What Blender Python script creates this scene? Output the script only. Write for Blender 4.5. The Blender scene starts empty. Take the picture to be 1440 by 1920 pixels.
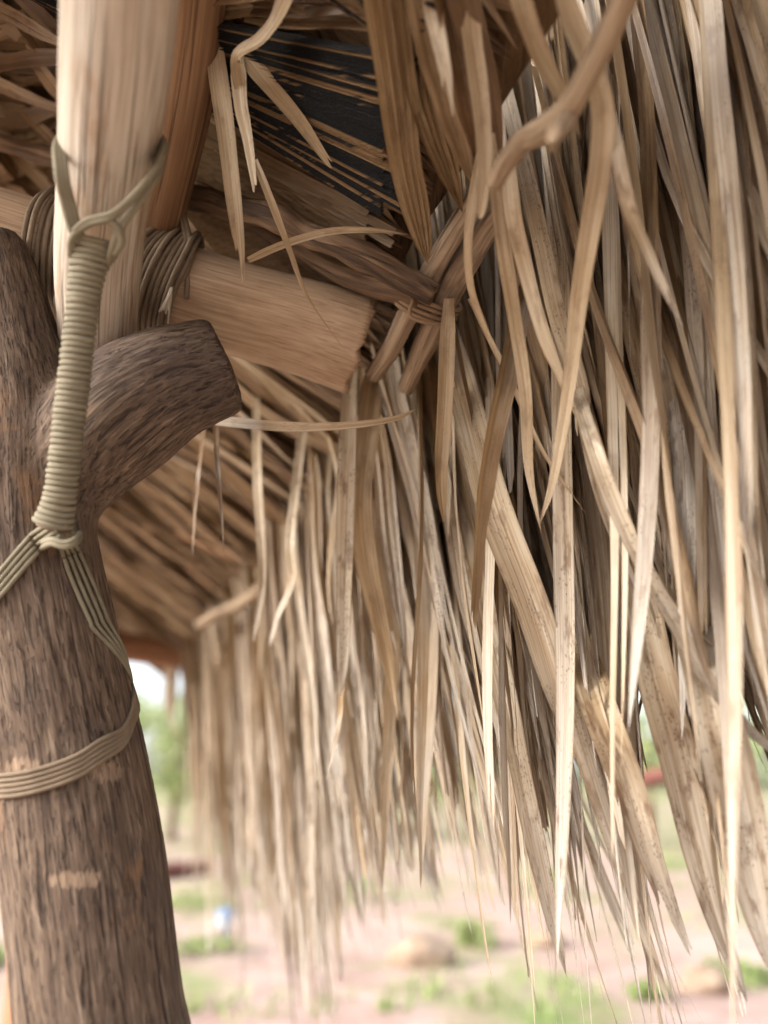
import bpy, bmesh, math, random
import numpy as np
from mathutils import Vector, Matrix, noise

# ------------------------------------------------------------------ camera
S = bpy.context.scene
PITCH = math.radians(19.0)
CAM = Vector((0, 0, 1.6))
FW = Vector((0, math.cos(PITCH), math.sin(PITCH)))
UP = Vector((0, -math.sin(PITCH), math.cos(PITCH)))
RT = Vector((1, 0, 0))
FPX = 1500.0                      # focal length in pixels of the 1440 px wide photograph
cd = bpy.data.cameras.new('camera')
cam = bpy.data.objects.new('camera', cd)
S.collection.objects.link(cam)
cam.location = CAM
cam.rotation_euler = (math.pi / 2 + PITCH, 0, 0)
cd.sensor_fit = 'HORIZONTAL'
cd.sensor_width = 36.0
cd.lens = FPX / 1440 * 36.0
cd.clip_start = 0.02
cd.clip_end = 2000
cd.dof.use_dof = True
cd.dof.focus_distance = 0.96
cd.dof.aperture_fstop = 2.0
S.camera = cam

# ------------------------------------------------------------------ sky, sun, exposure
SUN_EL, SUN_AZ = math.radians(30), math.radians(250)   # soft sun veiled by cloud, low on the left
w = bpy.data.worlds.new('World')
S.world = w
w.use_nodes = True
wt = w.node_tree
bg = wt.nodes['Background']
sky = wt.nodes.new('ShaderNodeTexSky')
sky.sky_type = 'NISHITA'
sky.sun_disc = False
sky.sun_elevation = SUN_EL
sky.sun_rotation = SUN_AZ
sky.air_density = 1.0
sky.dust_density = 4.0
sky.ozone_density = 1.0
hs = wt.nodes.new('ShaderNodeHueSaturation')     # thin high cloud: a whiter sky
hs.inputs['Saturation'].default_value = 0.4
wt.links.new(sky.outputs[0], hs.inputs['Color'])
wt.links.new(hs.outputs[0], bg.inputs['Color'])
bg.inputs['Strength'].default_value = 0.15
sl = bpy.data.lights.new('sun', 'SUN')
sl.energy = 0.85
sl.angle = math.radians(24)
sl.color = (1, 0.985, 0.965)
so = bpy.data.objects.new('sun', sl)
S.collection.objects.link(so)
sd = Vector((math.sin(SUN_AZ) * math.cos(SUN_EL), math.cos(SUN_AZ) * math.cos(SUN_EL), math.sin(SUN_EL)))
so.rotation_euler = sd.to_track_quat('Z', 'Y').to_euler()
S.view_settings.view_transform = 'Standard'
S.view_settings.look = 'None'
S.view_settings.exposure = 1.98
S.view_settings.gamma = 1.0
S.view_settings.use_curve_mapping = False
S.render.engine = 'CYCLES'
S.cycles.max_bounces = 5
S.cycles.diffuse_bounces = 4
S.cycles.use_denoising = True
S.cycles.use_adaptive_sampling = True
S.cycles.adaptive_threshold = 0.02

rnd = random.Random(11)
COL = S.collection

# ------------------------------------------------------------------ where things stand
# The eave runs from near right to far left, 0.57 m above the lens.
E0 = Vector((0.06, 0.95, 0))
EU = Vector((-0.3364, 0.9417, 0))      # along the eave, away from the viewer
EO = Vector((0.9417, 0.3364, 0))       # outwards from the shelter
EZ = 0.64
SLOPE = 0.70


def W(px, py, d):
    """photo pixel + distance along the lens axis -> point in the place"""
    return CAM + d * (FW + RT * ((px - 720) / FPX) + UP * ((960 - py) / FPX))


def EV(u, o, z):
    return E0 + EU * u + EO * o + Vector((0, 0, 1.6 + z))


def roofz(o):
    return EZ - SLOPE * o


def ray(px, py):
    return FW + RT * ((px - 720) / FPX) + UP * ((960 - py) / FPX)


def RP(px, py, off=0.0):
    """point of the roof's underside (off metres below it)"""
    r = ray(px, py)
    a = r.dot(EO)
    b = -E0.dot(EO)
    d = (EZ - off - SLOPE * b) / (r.z + SLOPE * a)
    return CAM + r * d


def VP(px, py, o):
    """point of the upright sheet o metres outside the eave"""
    r = ray(px, py)
    d = (o + E0.dot(EO)) / r.dot(EO)
    return CAM + r * d


# ------------------------------------------------------------------ node helpers
class NT:
    def __init__(s, name):
        s.m = bpy.data.materials.new(name)
        s.m.use_nodes = True
        s.t = s.m.node_tree
        s.b = s.t.nodes['Principled BSDF']
        s.out = s.t.nodes['Material Output']

    def n(s, typ, **kw):
        x = s.t.nodes.new(typ)
        for k, v in kw.items():
            setattr(x, k, v)
        return x

    def put(s, sock, v):
        if isinstance(v, bpy.types.NodeSocket):
            s.t.links.new(v, sock)
        elif isinstance(v, (tuple, list)) and len(v) == 3 and sock.type == 'RGBA':
            sock.default_value = (*v, 1)
        else:
            sock.default_value = v

    def attr(s, name, out='Vector'):
        return s.n('ShaderNodeAttribute', attribute_name=name).outputs[out]

    def math(s, op, a, b=0.5, c=0.5, clamp=False):
        x = s.n('ShaderNodeMath', operation=op, use_clamp=clamp)
        s.put(x.inputs[0], a); s.put(x.inputs[1], b); s.put(x.inputs[2], c)
        return x.outputs[0]

    def vmul(s, v, k):
        x = s.n('ShaderNodeVectorMath', operation='MULTIPLY')
        s.put(x.inputs[0], v); s.put(x.inputs[1], k)
        return x.outputs[0]

    def vadd(s, v, k):
        x = s.n('ShaderNodeVectorMath', operation='ADD')
        s.put(x.inputs[0], v); s.put(x.inputs[1], k)
        return x.outputs[0]

    def sep(s, v):
        x = s.n('ShaderNodeSeparateXYZ'); s.put(x.inputs[0], v)
        return x.outputs

    def comb(s, a, b, c):
        x = s.n('ShaderNodeCombineXYZ')
        s.put(x.inputs[0], a); s.put(x.inputs[1], b); s.put(x.inputs[2], c)
        return x.outputs[0]

    def noise(s, v, scale=1.0, detail=4, rough=0.55, dist=0.0):
        x = s.n('ShaderNodeTexNoise')
        s.put(x.inputs['Vector'], v)
        x.inputs['Scale'].default_value = scale
        x.inputs['Detail'].default_value = detail
        x.inputs['Roughness'].default_value = rough
        x.inputs['Distortion'].default_value = dist
        return x.outputs[0]

    def voro(s, v, scale=1.0, feature='F1'):
        x = s.n('ShaderNodeTexVoronoi', feature=feature)
        s.put(x.inputs['Vector'], v)
        x.inputs['Scale'].default_value = scale
        return x.outputs['Distance']

    def ramp(s, f, stops):
        x = s.n('ShaderNodeValToRGB')
        s.put(x.inputs[0], f)
        cr = x.color_ramp
        while len(cr.elements) < len(stops):
            cr.elements.new(0.5)
        for e, (p, c) in zip(cr.elements, stops):
            e.position = p
            e.color = (*c, 1) if isinstance(c, (tuple, list)) else (c, c, c, 1)
        return x.outputs[0]

    def rng(s, f, a, b, c=0.0, d=1.0):
        x = s.n('ShaderNodeMapRange')
        s.put(x.inputs[0], f)
        for i, v in enumerate((a, b, c, d)):
            x.inputs[i + 1].default_value = v
        return x.outputs[0]

    def mix(s, f, a, b, mode='MIX'):
        x = s.n('ShaderNodeMix', data_type='RGBA', blend_type=mode)
        s.put(x.inputs[0], f); s.put(x.inputs[6], a); s.put(x.inputs[7], b)
        return x.outputs[2]

    def bump(s, h, strength=0.5, dist=0.002, prev=None):
        x = s.n('ShaderNodeBump')
        x.inputs['Strength'].default_value = strength
        x.inputs['Distance'].default_value = dist
        s.put(x.inputs['Height'], h)
        if prev is not None:
            s.put(x.inputs['Normal'], prev)
        return x.outputs[0]

    def done(s, col, rough=0.7, normal=None, spec=0.35):
        s.put(s.b.inputs['Base Color'], col)
        s.put(s.b.inputs['Roughness'], rough)
        s.b.inputs['Specular IOR Level'].default_value = spec
        if normal is not None:
            s.put(s.b.inputs['Normal'], normal)
        return s.m


# ------------------------------------------------------------------ materials
def leaf_material(name, stops, bleach, transl=0.13, dirt=0.8):
    m = NT(name)
    st = m.sep(m.attr('st'))           # across (m), along (m), random of the leaf
    sr = m.sep(m.attr('sr'))           # second random, 0..1 along the leaf, |across| 0..1
    seed = m.math('MULTIPLY', st[2], 37.0)
    fib = m.noise(m.comb(m.math('MULTIPLY', st[0], 620.0), m.math('MULTIPLY', st[1], 5.0), seed), 1, 2, 0.7)
    rib = m.noise(m.comb(m.math('MULTIPLY', st[0], 190.0), m.math('MULTIPLY', st[1], 2.0), seed), 1, 2, 0.5)
    blot = m.noise(m.comb(m.math('MULTIPLY', st[0], 45.0), m.math('MULTIPLY', st[1], 7.0), seed), 1, 4, 0.62)
    base = m.ramp(m.math('ADD', m.math('MULTIPLY', st[2], 0.70), m.math('MULTIPLY', m.math('SUBTRACT', blot, 0.30), 0.75)), stops)
    # bleached towards the weathered end
    bf = m.math('MULTIPLY', m.rng(sr[1], 0.42, 1.0), m.rng(m.math('ADD', blot, m.math('MULTIPLY', sr[0], 0.55)), 0.45, 0.95), clamp=True)
    col = m.mix(m.math('MULTIPLY', bf, bleach), base, (0.51, 0.49, 0.455))
    col = m.mix(m.rng(fib, 0.36, 0.56), m.mix(1.0, col, (0.72, 0.66, 0.60), 'MULTIPLY'), col)
    col = m.mix(m.rng(rib, 0.36, 0.54), m.mix(1.0, col, (0.80, 0.74, 0.68), 'MULTIPLY'), col)
    # rusty stains and mould freckles
    stain = m.math('MULTIPLY', m.rng(m.noise(m.comb(m.math('MULTIPLY', st[0], 70.0), m.math('MULTIPLY', st[1], 22.0), m.math('ADD', seed, 4.0)), 1, 3, 0.65), 0.54, 0.66), m.rng(sr[0], 0.2, 0.9, 0.15, 0.8))
    col = m.mix(m.math('MULTIPLY', stain, dirt), col, (0.13, 0.066, 0.030))
    sp = m.voro(m.comb(m.math('MULTIPLY', st[0], 300.0), m.math('MULTIPLY', st[1], 170.0), seed), 1)
    patch = m.noise(m.comb(m.math('MULTIPLY', st[0], 60.0), m.math('MULTIPLY', st[1], 16.0), m.math('ADD', seed, 9.0)), 1, 1, 0.6)
    spm = m.math('MULTIPLY', m.rng(sp, 0.36, 0.22), m.math('MULTIPLY', m.rng(patch, 0.50, 0.62), m.rng(sr[0], 0.35, 0.8)))
    col = m.mix(m.math('MULTIPLY', spm, 0.75 * dirt), col, (0.055, 0.042, 0.032))
    # a dry thin margin
    col = m.mix(m.math('MULTIPLY', m.rng(sr[2], 0.86, 1.0), 0.45), col, (0.17, 0.105, 0.055))
    h = m.math('ADD', m.math('MULTIPLY', rib, 1.0), m.math('MULTIPLY', fib, 0.5))
    nrm = m.bump(h, 0.7, 0.0012)
    m.done(col, m.rng(blot, 0.3, 0.8, 0.42, 0.62), nrm, 0.4)
    tr = m.n('ShaderNodeBsdfTranslucent')
    m.put(tr.inputs['Color'], m.mix(1.0, col, (1.0, 0.80, 0.55), 'MULTIPLY'))
    m.put(tr.inputs['Normal'], nrm)
    mx = m.n('ShaderNodeMixShader')
    mx.inputs[0].default_value = transl
    m.t.links.new(m.b.outputs[0], mx.inputs[1])
    m.t.links.new(tr.outputs[0], mx.inputs[2])
    m.t.links.new(mx.outputs[0], m.out.inputs[0])
    return m.m


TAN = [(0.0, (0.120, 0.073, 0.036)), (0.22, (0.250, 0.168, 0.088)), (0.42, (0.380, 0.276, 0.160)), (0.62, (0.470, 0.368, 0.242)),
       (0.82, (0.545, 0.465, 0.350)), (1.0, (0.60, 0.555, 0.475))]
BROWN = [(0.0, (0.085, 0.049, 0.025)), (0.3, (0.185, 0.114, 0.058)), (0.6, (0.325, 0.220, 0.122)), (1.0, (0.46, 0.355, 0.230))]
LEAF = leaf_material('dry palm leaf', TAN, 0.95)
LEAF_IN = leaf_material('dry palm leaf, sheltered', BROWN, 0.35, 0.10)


def dark_leaf_material():
    m = NT('mould-blackened palm leaf')
    st = m.sep(m.attr('st'))
    sr = m.sep(m.attr('sr'))           # x: random of the pleat, z: 0..1 across the pleat
    fib = m.noise(m.comb(m.math('MULTIPLY', st[0], 900.0), m.math('MULTIPLY', st[1], 10.0), 0.0), 1, 3, 0.6)
    grit = m.noise(m.comb(m.math('MULTIPLY', st[0], 700.0), m.math('MULTIPLY', st[1], 300.0), 3.0), 1, 4, 0.75)
    blot = m.noise(m.comb(m.math('MULTIPLY', st[0], 25.0), m.math('MULTIPLY', st[1], 8.0), 5.0), 1, 4, 0.6)
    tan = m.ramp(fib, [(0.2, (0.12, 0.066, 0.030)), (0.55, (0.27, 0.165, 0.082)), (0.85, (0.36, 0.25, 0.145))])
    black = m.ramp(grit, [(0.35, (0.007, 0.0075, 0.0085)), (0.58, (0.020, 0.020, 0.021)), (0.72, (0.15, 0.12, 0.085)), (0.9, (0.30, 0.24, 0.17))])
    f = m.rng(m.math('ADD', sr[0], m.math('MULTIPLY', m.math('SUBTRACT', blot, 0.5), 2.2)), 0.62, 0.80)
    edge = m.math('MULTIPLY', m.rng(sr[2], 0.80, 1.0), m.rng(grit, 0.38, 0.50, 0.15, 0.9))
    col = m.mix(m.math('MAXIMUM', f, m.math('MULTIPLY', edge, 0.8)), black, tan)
    return m.done(col, 0.75, m.bump(m.math('ADD', fib, grit), 0.6, 0.0012), 0.25)


LEAF_DARK = dark_leaf_material()


def wood_material(name, stops, crack=(0.02, 0.012, 0.008), k=90.0, stretch=0.05, crack_amt=0.7, crack_w=(0.40, 0.47),
                  bump=0.8, bdist=0.004, blotch=None, blot_amt=0.5, extra=None, rough=(0.62, 0.85), ringy=0.0):
    m = NT(name)
    g = m.attr('grain')
    gv = m.vmul(g, (k, k, k * stretch))
    n1 = m.noise(gv, 1.0, 4, 0.62, 0.35)
    n2 = m.noise(m.vmul(g, (k * 3.4, k * 3.4, k * 3.4 * stretch * 0.7)), 1.0, 3, 0.6)
    big = m.noise(m.vmul(g, (14, 14, 5)), 1.0, 4, 0.55)
    cr = m.noise(m.vmul(g, (k * 1.25, k * 1.25, k * stretch * 0.9)), 1.0, 4, 0.5, 0.6)
    crm = m.math('MULTIPLY', m.rng(cr, crack_w[1], crack_w[0]), crack_amt)
    f = m.math('ADD', m.math('MULTIPLY', n1, 0.62), m.math('ADD', m.math('MULTIPLY', n2, 0.25), m.math('MULTIPLY', big, 0.22)))
    col = m.ramp(f, [(0.545 + (p_ - 0.5) * 0.6, c_) for p_, c_ in stops])
    if blotch:
        bl = m.noise(m.vmul(g, (30, 30, 9)), 1.0, 5, 0.6, 0.4)
        col = m.mix(m.math('MULTIPLY', m.rng(bl, 0.53, 0.68), blot_amt), col, blotch)
    col = m.mix(crm, col, crack)
    if extra:
        col = extra(m, col)
    h = m.math('SUBTRACT', m.math('ADD', m.math('MULTIPLY', n1, 0.6), m.math('MULTIPLY', n2, 0.3)), m.math('MULTIPLY', crm, 0.9))
    return m.done(col, m.rng(n1, 0.3, 0.7, rough[0], rough[1]), m.bump(h, bump, bdist), 0.25)


BEAM_WOOD = wood_material('peeled pale beam wood', [(0.25, (0.24, 0.155, 0.095)), (0.5, (0.39, 0.270, 0.175)), (0.75, (0.50, 0.370, 0.255))],
                          k=260, stretch=0.03, crack_amt=0.45, crack=(0.16, 0.08, 0.035), crack_w=(0.33, 0.40), bump=0.3, bdist=0.002,
                          blotch=(0.235, 0.135, 0.075), blot_amt=0.45)
RAFTER_WOOD = wood_material('weathered pale pole wood', [(0.25, (0.27, 0.215, 0.165)), (0.48, (0.47, 0.40, 0.325)), (0.75, (0.60, 0.545, 0.475))],
                            k=210, stretch=0.022, crack_amt=0.7, crack=(0.10, 0.065, 0.042), crack_w=(0.34, 0.42), bump=0.7, bdist=0.003,
                            blotch=(0.38, 0.25, 0.155), blot_amt=0.7)
BROWN_WOOD = wood_material('orange brown pole wood', [(0.25, (0.15, 0.075, 0.038)), (0.5, (0.26, 0.145, 0.078)), (0.75, (0.36, 0.22, 0.13))],
                           k=110, stretch=0.03, crack_amt=0.6, crack=(0.06, 0.026, 0.012), crack_w=(0.36, 0.43), bump=0.5, bdist=0.002)
BRANCH_WOOD = wood_material('rough brown branch bark', [(0.25, (0.050, 0.028, 0.016)), (0.5, (0.135, 0.080, 0.045)), (0.78, (0.29, 0.19, 0.115))],
                            k=70, stretch=0.10, crack_amt=0.7, crack=(0.022, 0.012, 0.008), crack_w=(0.38, 0.46), bump=0.9, bdist=0.004,
                            blotch=(0.075, 0.045, 0.028), blot_amt=0.8)
STICK_WOOD = wood_material('dry eave stick wood', [(0.25, (0.12, 0.078, 0.048)), (0.5, (0.27, 0.190, 0.122)), (0.75, (0.42, 0.325, 0.225))],
                           k=150, stretch=0.05, crack_amt=0.6, crack=(0.05, 0.03, 0.02), crack_w=(0.35, 0.42), bump=0.6, bdist=0.002,
                           blotch=(0.10, 0.062, 0.04), blot_amt=0.75)
RED_WOOD = wood_material('red brown stained timber', [(0.25, (0.095, 0.032, 0.024)), (0.5, (0.15, 0.055, 0.042)), (0.75, (0.20, 0.085, 0.066))],
                         k=30, stretch=0.1, crack_amt=0.3, bump=0.2)
FAR_WOOD = wood_material('brown shelter timber', [(0.25, (0.20, 0.09, 0.045)), (0.5, (0.30, 0.15, 0.08)), (0.75, (0.36, 0.20, 0.12))],
                         k=40, stretch=0.08, crack_amt=0.3, bump=0.3)


def post_material(scars):
    """fork wood: two grain frames (trunk, side prong) mixed by the attribute w"""
    m = NT('weathered forked trunk wood')
    wgt = m.attr('w', 'Fac')

    def field(name):
        g = m.attr(name)
        n1 = m.noise(m.vmul(g, (150, 150, 10)), 1.0, 4, 0.65, 0.4)
        n2 = m.noise(m.vmul(g, (420, 420, 30)), 1.0, 2, 0.6)
        # short open pores and fissures along the grain
        cr = m.noise(m.vmul(g, (360, 360, 40)), 1.0, 2, 0.5, 0.5)
        fis = m.noise(m.vmul(g, (150, 150, 8)), 1.0, 3, 0.55, 0.7)
        return n1, n2, cr, fis
    A, B = field('ga'), field('gb')

    def mx(a, b):
        return m.math('ADD', m.math('MULTIPLY', a, m.math('SUBTRACT', 1.0, wgt)), m.math('MULTIPLY', b, wgt))
    n1, n2, cr, fis = [mx(a, b) for a, b in zip(A, B)]
    pos = m.n('ShaderNodeTexCoord').outputs['Object']
    big = m.noise(pos, 7.0, 5, 0.6, 0.4)
    big2 = m.noise(m.vadd(pos, (3.1, 7.7, 1.3)), 11.0, 4, 0.6, 0.5)
    f = m.math('ADD', m.math('MULTIPLY', n1, 0.55), m.math('ADD', m.math('MULTIPLY', n2, 0.30), m.math('MULTIPLY', big, 0.28)))
    col = m.ramp(f, [(0.38, (0.040, 0.026, 0.018)), (0.52, (0.100, 0.066, 0.045)), (0.63, (0.165, 0.114, 0.079)), (0.76, (0.28, 0.215, 0.16))])
    # dark weather stains, orange worn spots
    col = m.mix(m.math('MULTIPLY', m.rng(big, 0.52, 0.66), 0.62), col, (0.045, 0.030, 0.026))
    col = m.mix(m.math('MULTIPLY', m.rng(big2, 0.60, 0.72), 0.55), col, (0.29, 0.155, 0.072))
    col = m.mix(m.math('MULTIPLY', m.rng(cr, 0.44, 0.36), 0.6), col, (0.040, 0.026, 0.020))
    col = m.mix(m.math('MULTIPLY', m.rng(fis, 0.40, 0.33), 0.75), col, (0.030, 0.019, 0.015))
    jag = m.noise(m.vmul(pos, (210, 210, 35)), 1.0, 4, 0.7)
    for (c, rx, rz) in scars:          # fresh scraped patches of pale wood
        v = m.vmul(m.vadd(pos, (-c.x, -c.y, -c.z)), (1 / rx, 1 / rx, 1 / rz))
        ln = m.n('ShaderNodeVectorMath', operation='LENGTH')
        m.put(ln.inputs[0], v)
        msk = m.rng(m.math('ADD', ln.outputs['Value'], m.math('MULTIPLY', m.math('SUBTRACT', jag, 0.5), 2.6)), 1.0, 0.7)
        col = m.mix(m.math('MULTIPLY', msk, 0.6), col, (0.33, 0.225, 0.15))
    h = m.math('SUBTRACT', m.math('ADD', m.math('MULTIPLY', n1, 0.5), m.math('MULTIPLY', n2, 0.35)),
               m.math('ADD', m.math('MULTIPLY', m.rng(cr, 0.44, 0.36), 0.5), m.math('MULTIPLY', m.rng(fis, 0.40, 0.33), 0.8)))
    return m.done(col, 0.78, m.bump(h, 0.9, 0.0045), 0.22)


def cord_material(name, c0, c1):
    m = NT(name)
    g = m.sep(m.attr('grain'))          # x, y on the cord's section, z along it
    ang = m.math('ARCTAN2', g[1], g[0])
    a1 = m.math('SINE', m.math('ADD', m.math('MULTIPLY', ang, 4.0), m.math('MULTIPLY', g[2], 2600.0)))
    a2 = m.math('SINE', m.math('SUBTRACT', m.math('MULTIPLY', ang, 4.0), m.math('MULTIPLY', g[2], 2600.0)))
    wv = m.math('MAXIMUM', a1, a2)
    n = m.noise(m.comb(m.math('MULTIPLY', g[0], 60.0), m.math('MULTIPLY', g[1], 60.0), m.math('MULTIPLY', g[2], 30.0)), 1, 4, 0.6)
    col = m.mix(m.rng(n, 0.3, 0.7), c0, c1)
    col = m.mix(m.math('MULTIPLY', m.rng(wv, 0.2, -0.6), 0.4), col, (0.05, 0.04, 0.028))
    return m.done(col, 0.72, m.bump(wv, 0.35, 0.0008), 0.3)


CORD = cord_material('tan braided cord', (0.165, 0.140, 0.090), (0.25, 0.216, 0.148))
CORD_DK = cord_material('dusky braided cord', (0.15, 0.105, 0.066), (0.225, 0.165, 0.108))
FRAY = cord_material('pale frayed cord strands', (0.55, 0.47, 0.36), (0.66, 0.58, 0.46))
TWINE = cord_material('thin brown twine', (0.22, 0.135, 0.075), (0.32, 0.215, 0.125))


# ------------------------------------------------------------------ mesh helpers
def tag(o, label=None, cat=None, group=None, kind=None):
    if label: o['label'] = label
    if cat: o['category'] = cat
    if group: o['group'] = group
    if kind: o['kind'] = kind
    return o


def link(name, me, mat, parent=None):
    o = bpy.data.objects.new(name, me)
    COL.objects.link(o)
    if mat:
        me.materials.append(mat)
    if parent is not None:
        o.parent = parent
        o.matrix_parent_inverse = Matrix.Translation(-parent.location)
    return o


def empty(name, loc):
    o = bpy.data.objects.new(name, None)
    o.empty_display_size = 0.05
    o.location = loc
    COL.objects.link(o)
    return o


def mesh(name, v, f, attrs=None, smooth=True):
    me = bpy.data.meshes.new(name)
    me.from_pydata([tuple(p) for p in v], [], f)
    if attrs:
        for k, (dom, typ, data) in attrs.items():
            a = me.attributes.new(k, typ, dom)
            arr = np.asarray(data, dtype=np.float32).ravel()
            a.data.foreach_set('vector' if typ == 'FLOAT_VECTOR' else 'value', arr)
    if smooth:
        me.polygons.foreach_set('use_smooth', [True] * len(me.polygons))
    me.update()
    return me


def catmull(pts, n):
    """n+1 samples along a Catmull-Rom curve; pts = list of equal-length tuples/lists of floats"""
    P = np.array(pts, dtype=float)
    P = np.vstack([2 * P[0] - P[1], P, 2 * P[-1] - P[-2]])
    k = len(P) - 3
    out = []
    for i in range(n + 1):
        t = i / n * k
        j = min(int(t), k - 1)
        t -= j
        a, b, c, d = P[j], P[j + 1], P[j + 2], P[j + 3]
        out.append(0.5 * ((2 * b) + (c - a) * t + (2 * a - 5 * b + 4 * c - d) * t * t + (3 * b - a - 3 * c + d) * t ** 3))
    return np.array(out)


class Acc:
    def __init__(s):
        s.v, s.f, s.st, s.sr, s.e = [], [], [], [], []

    def add(s, d):
        o = len(s.v)
        s.v += d['v']; s.st += d['st']; s.sr += d['sr']
        s.f += [tuple(i + o for i in q) for q in d['f']]
        s.e += [(a + o, b + o) for a, b in d['e']]


def tube(path, radii, nc=12, grain_off=0.0, lump=0.0, lump_scale=10.0, caps=True, seed=0.0, flat=1.0, jag=0.0, endround=0.0):
    """swept tube with grain coordinates; radii per path point"""
    P = [Vector(p) for p in path]
    n = len(P)
    T = [(P[min(i + 1, n - 1)] - P[max(i - 1, 0)]).normalized() for i in range(n)]
    ref = Vector((0, 0, 1)) if abs(T[0].z) < 0.9 else Vector((1, 0, 0))
    N = (ref - T[0] * ref.dot(T[0])).normalized()
    v, f, g = [], [], []
    s = grain_off
    for i in range(n):
        if i:
            s += (P[i] - P[i - 1]).length
            N = (N - T[i] * N.dot(T[i])).normalized()
        B = T[i].cross(N)
        for j in range(nc):
            a = 2 * math.pi * j / nc
            c, sn = math.cos(a), math.sin(a)
            r = radii[i]
            if lump:
                r *= 1 + lump * noise.noise(Vector((c * 1.1 + seed, sn * 1.1, s * lump_scale)))
            p = P[i] + N * (c * r) + B * (sn * r * flat)
            if jag and i == n - 1:
                p += T[i] * ((rnd.random() - 0.5) * jag + noise.noise(Vector((c * 4, sn * 4, seed))) * jag)
            v.append(p)
            g.append((c * radii[i] + seed, sn * radii[i] + seed, s))
    for i in range(n - 1):
        for j in range(nc):
            f.append((i * nc + j, i * nc + (j + 1) % nc, (i + 1) * nc + (j + 1) % nc, (i + 1) * nc + j))
    if caps:
        for i, sg in ((0, -1), (n - 1, 1)):
            ci = len(v)
            v.append(P[i] + T[i] * (sg * endround))
            g.append((seed, seed, s if i else grain_off))
            for j in range(nc):
                a, b = i * nc + j, i * nc + (j + 1) % nc
                f.append((ci, b, a) if i == 0 else (ci, a, b))
    return v, f, g


def tube_obj(name, pts, mat, parent=None, n=40, nc=16, **kw):
    """pts: (Vector, radius) list -> smooth swept pole or cord"""
    c = catmull([(*p, r) for p, r in pts], n)
    v, f, g = tube([Vector(q[:3]) for q in c], [q[3] for q in c], nc, **kw)
    me = mesh(name, v, f, {'grain': ('POINT', 'FLOAT_VECTOR', g)})
    return link(name, me, mat, parent)


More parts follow.
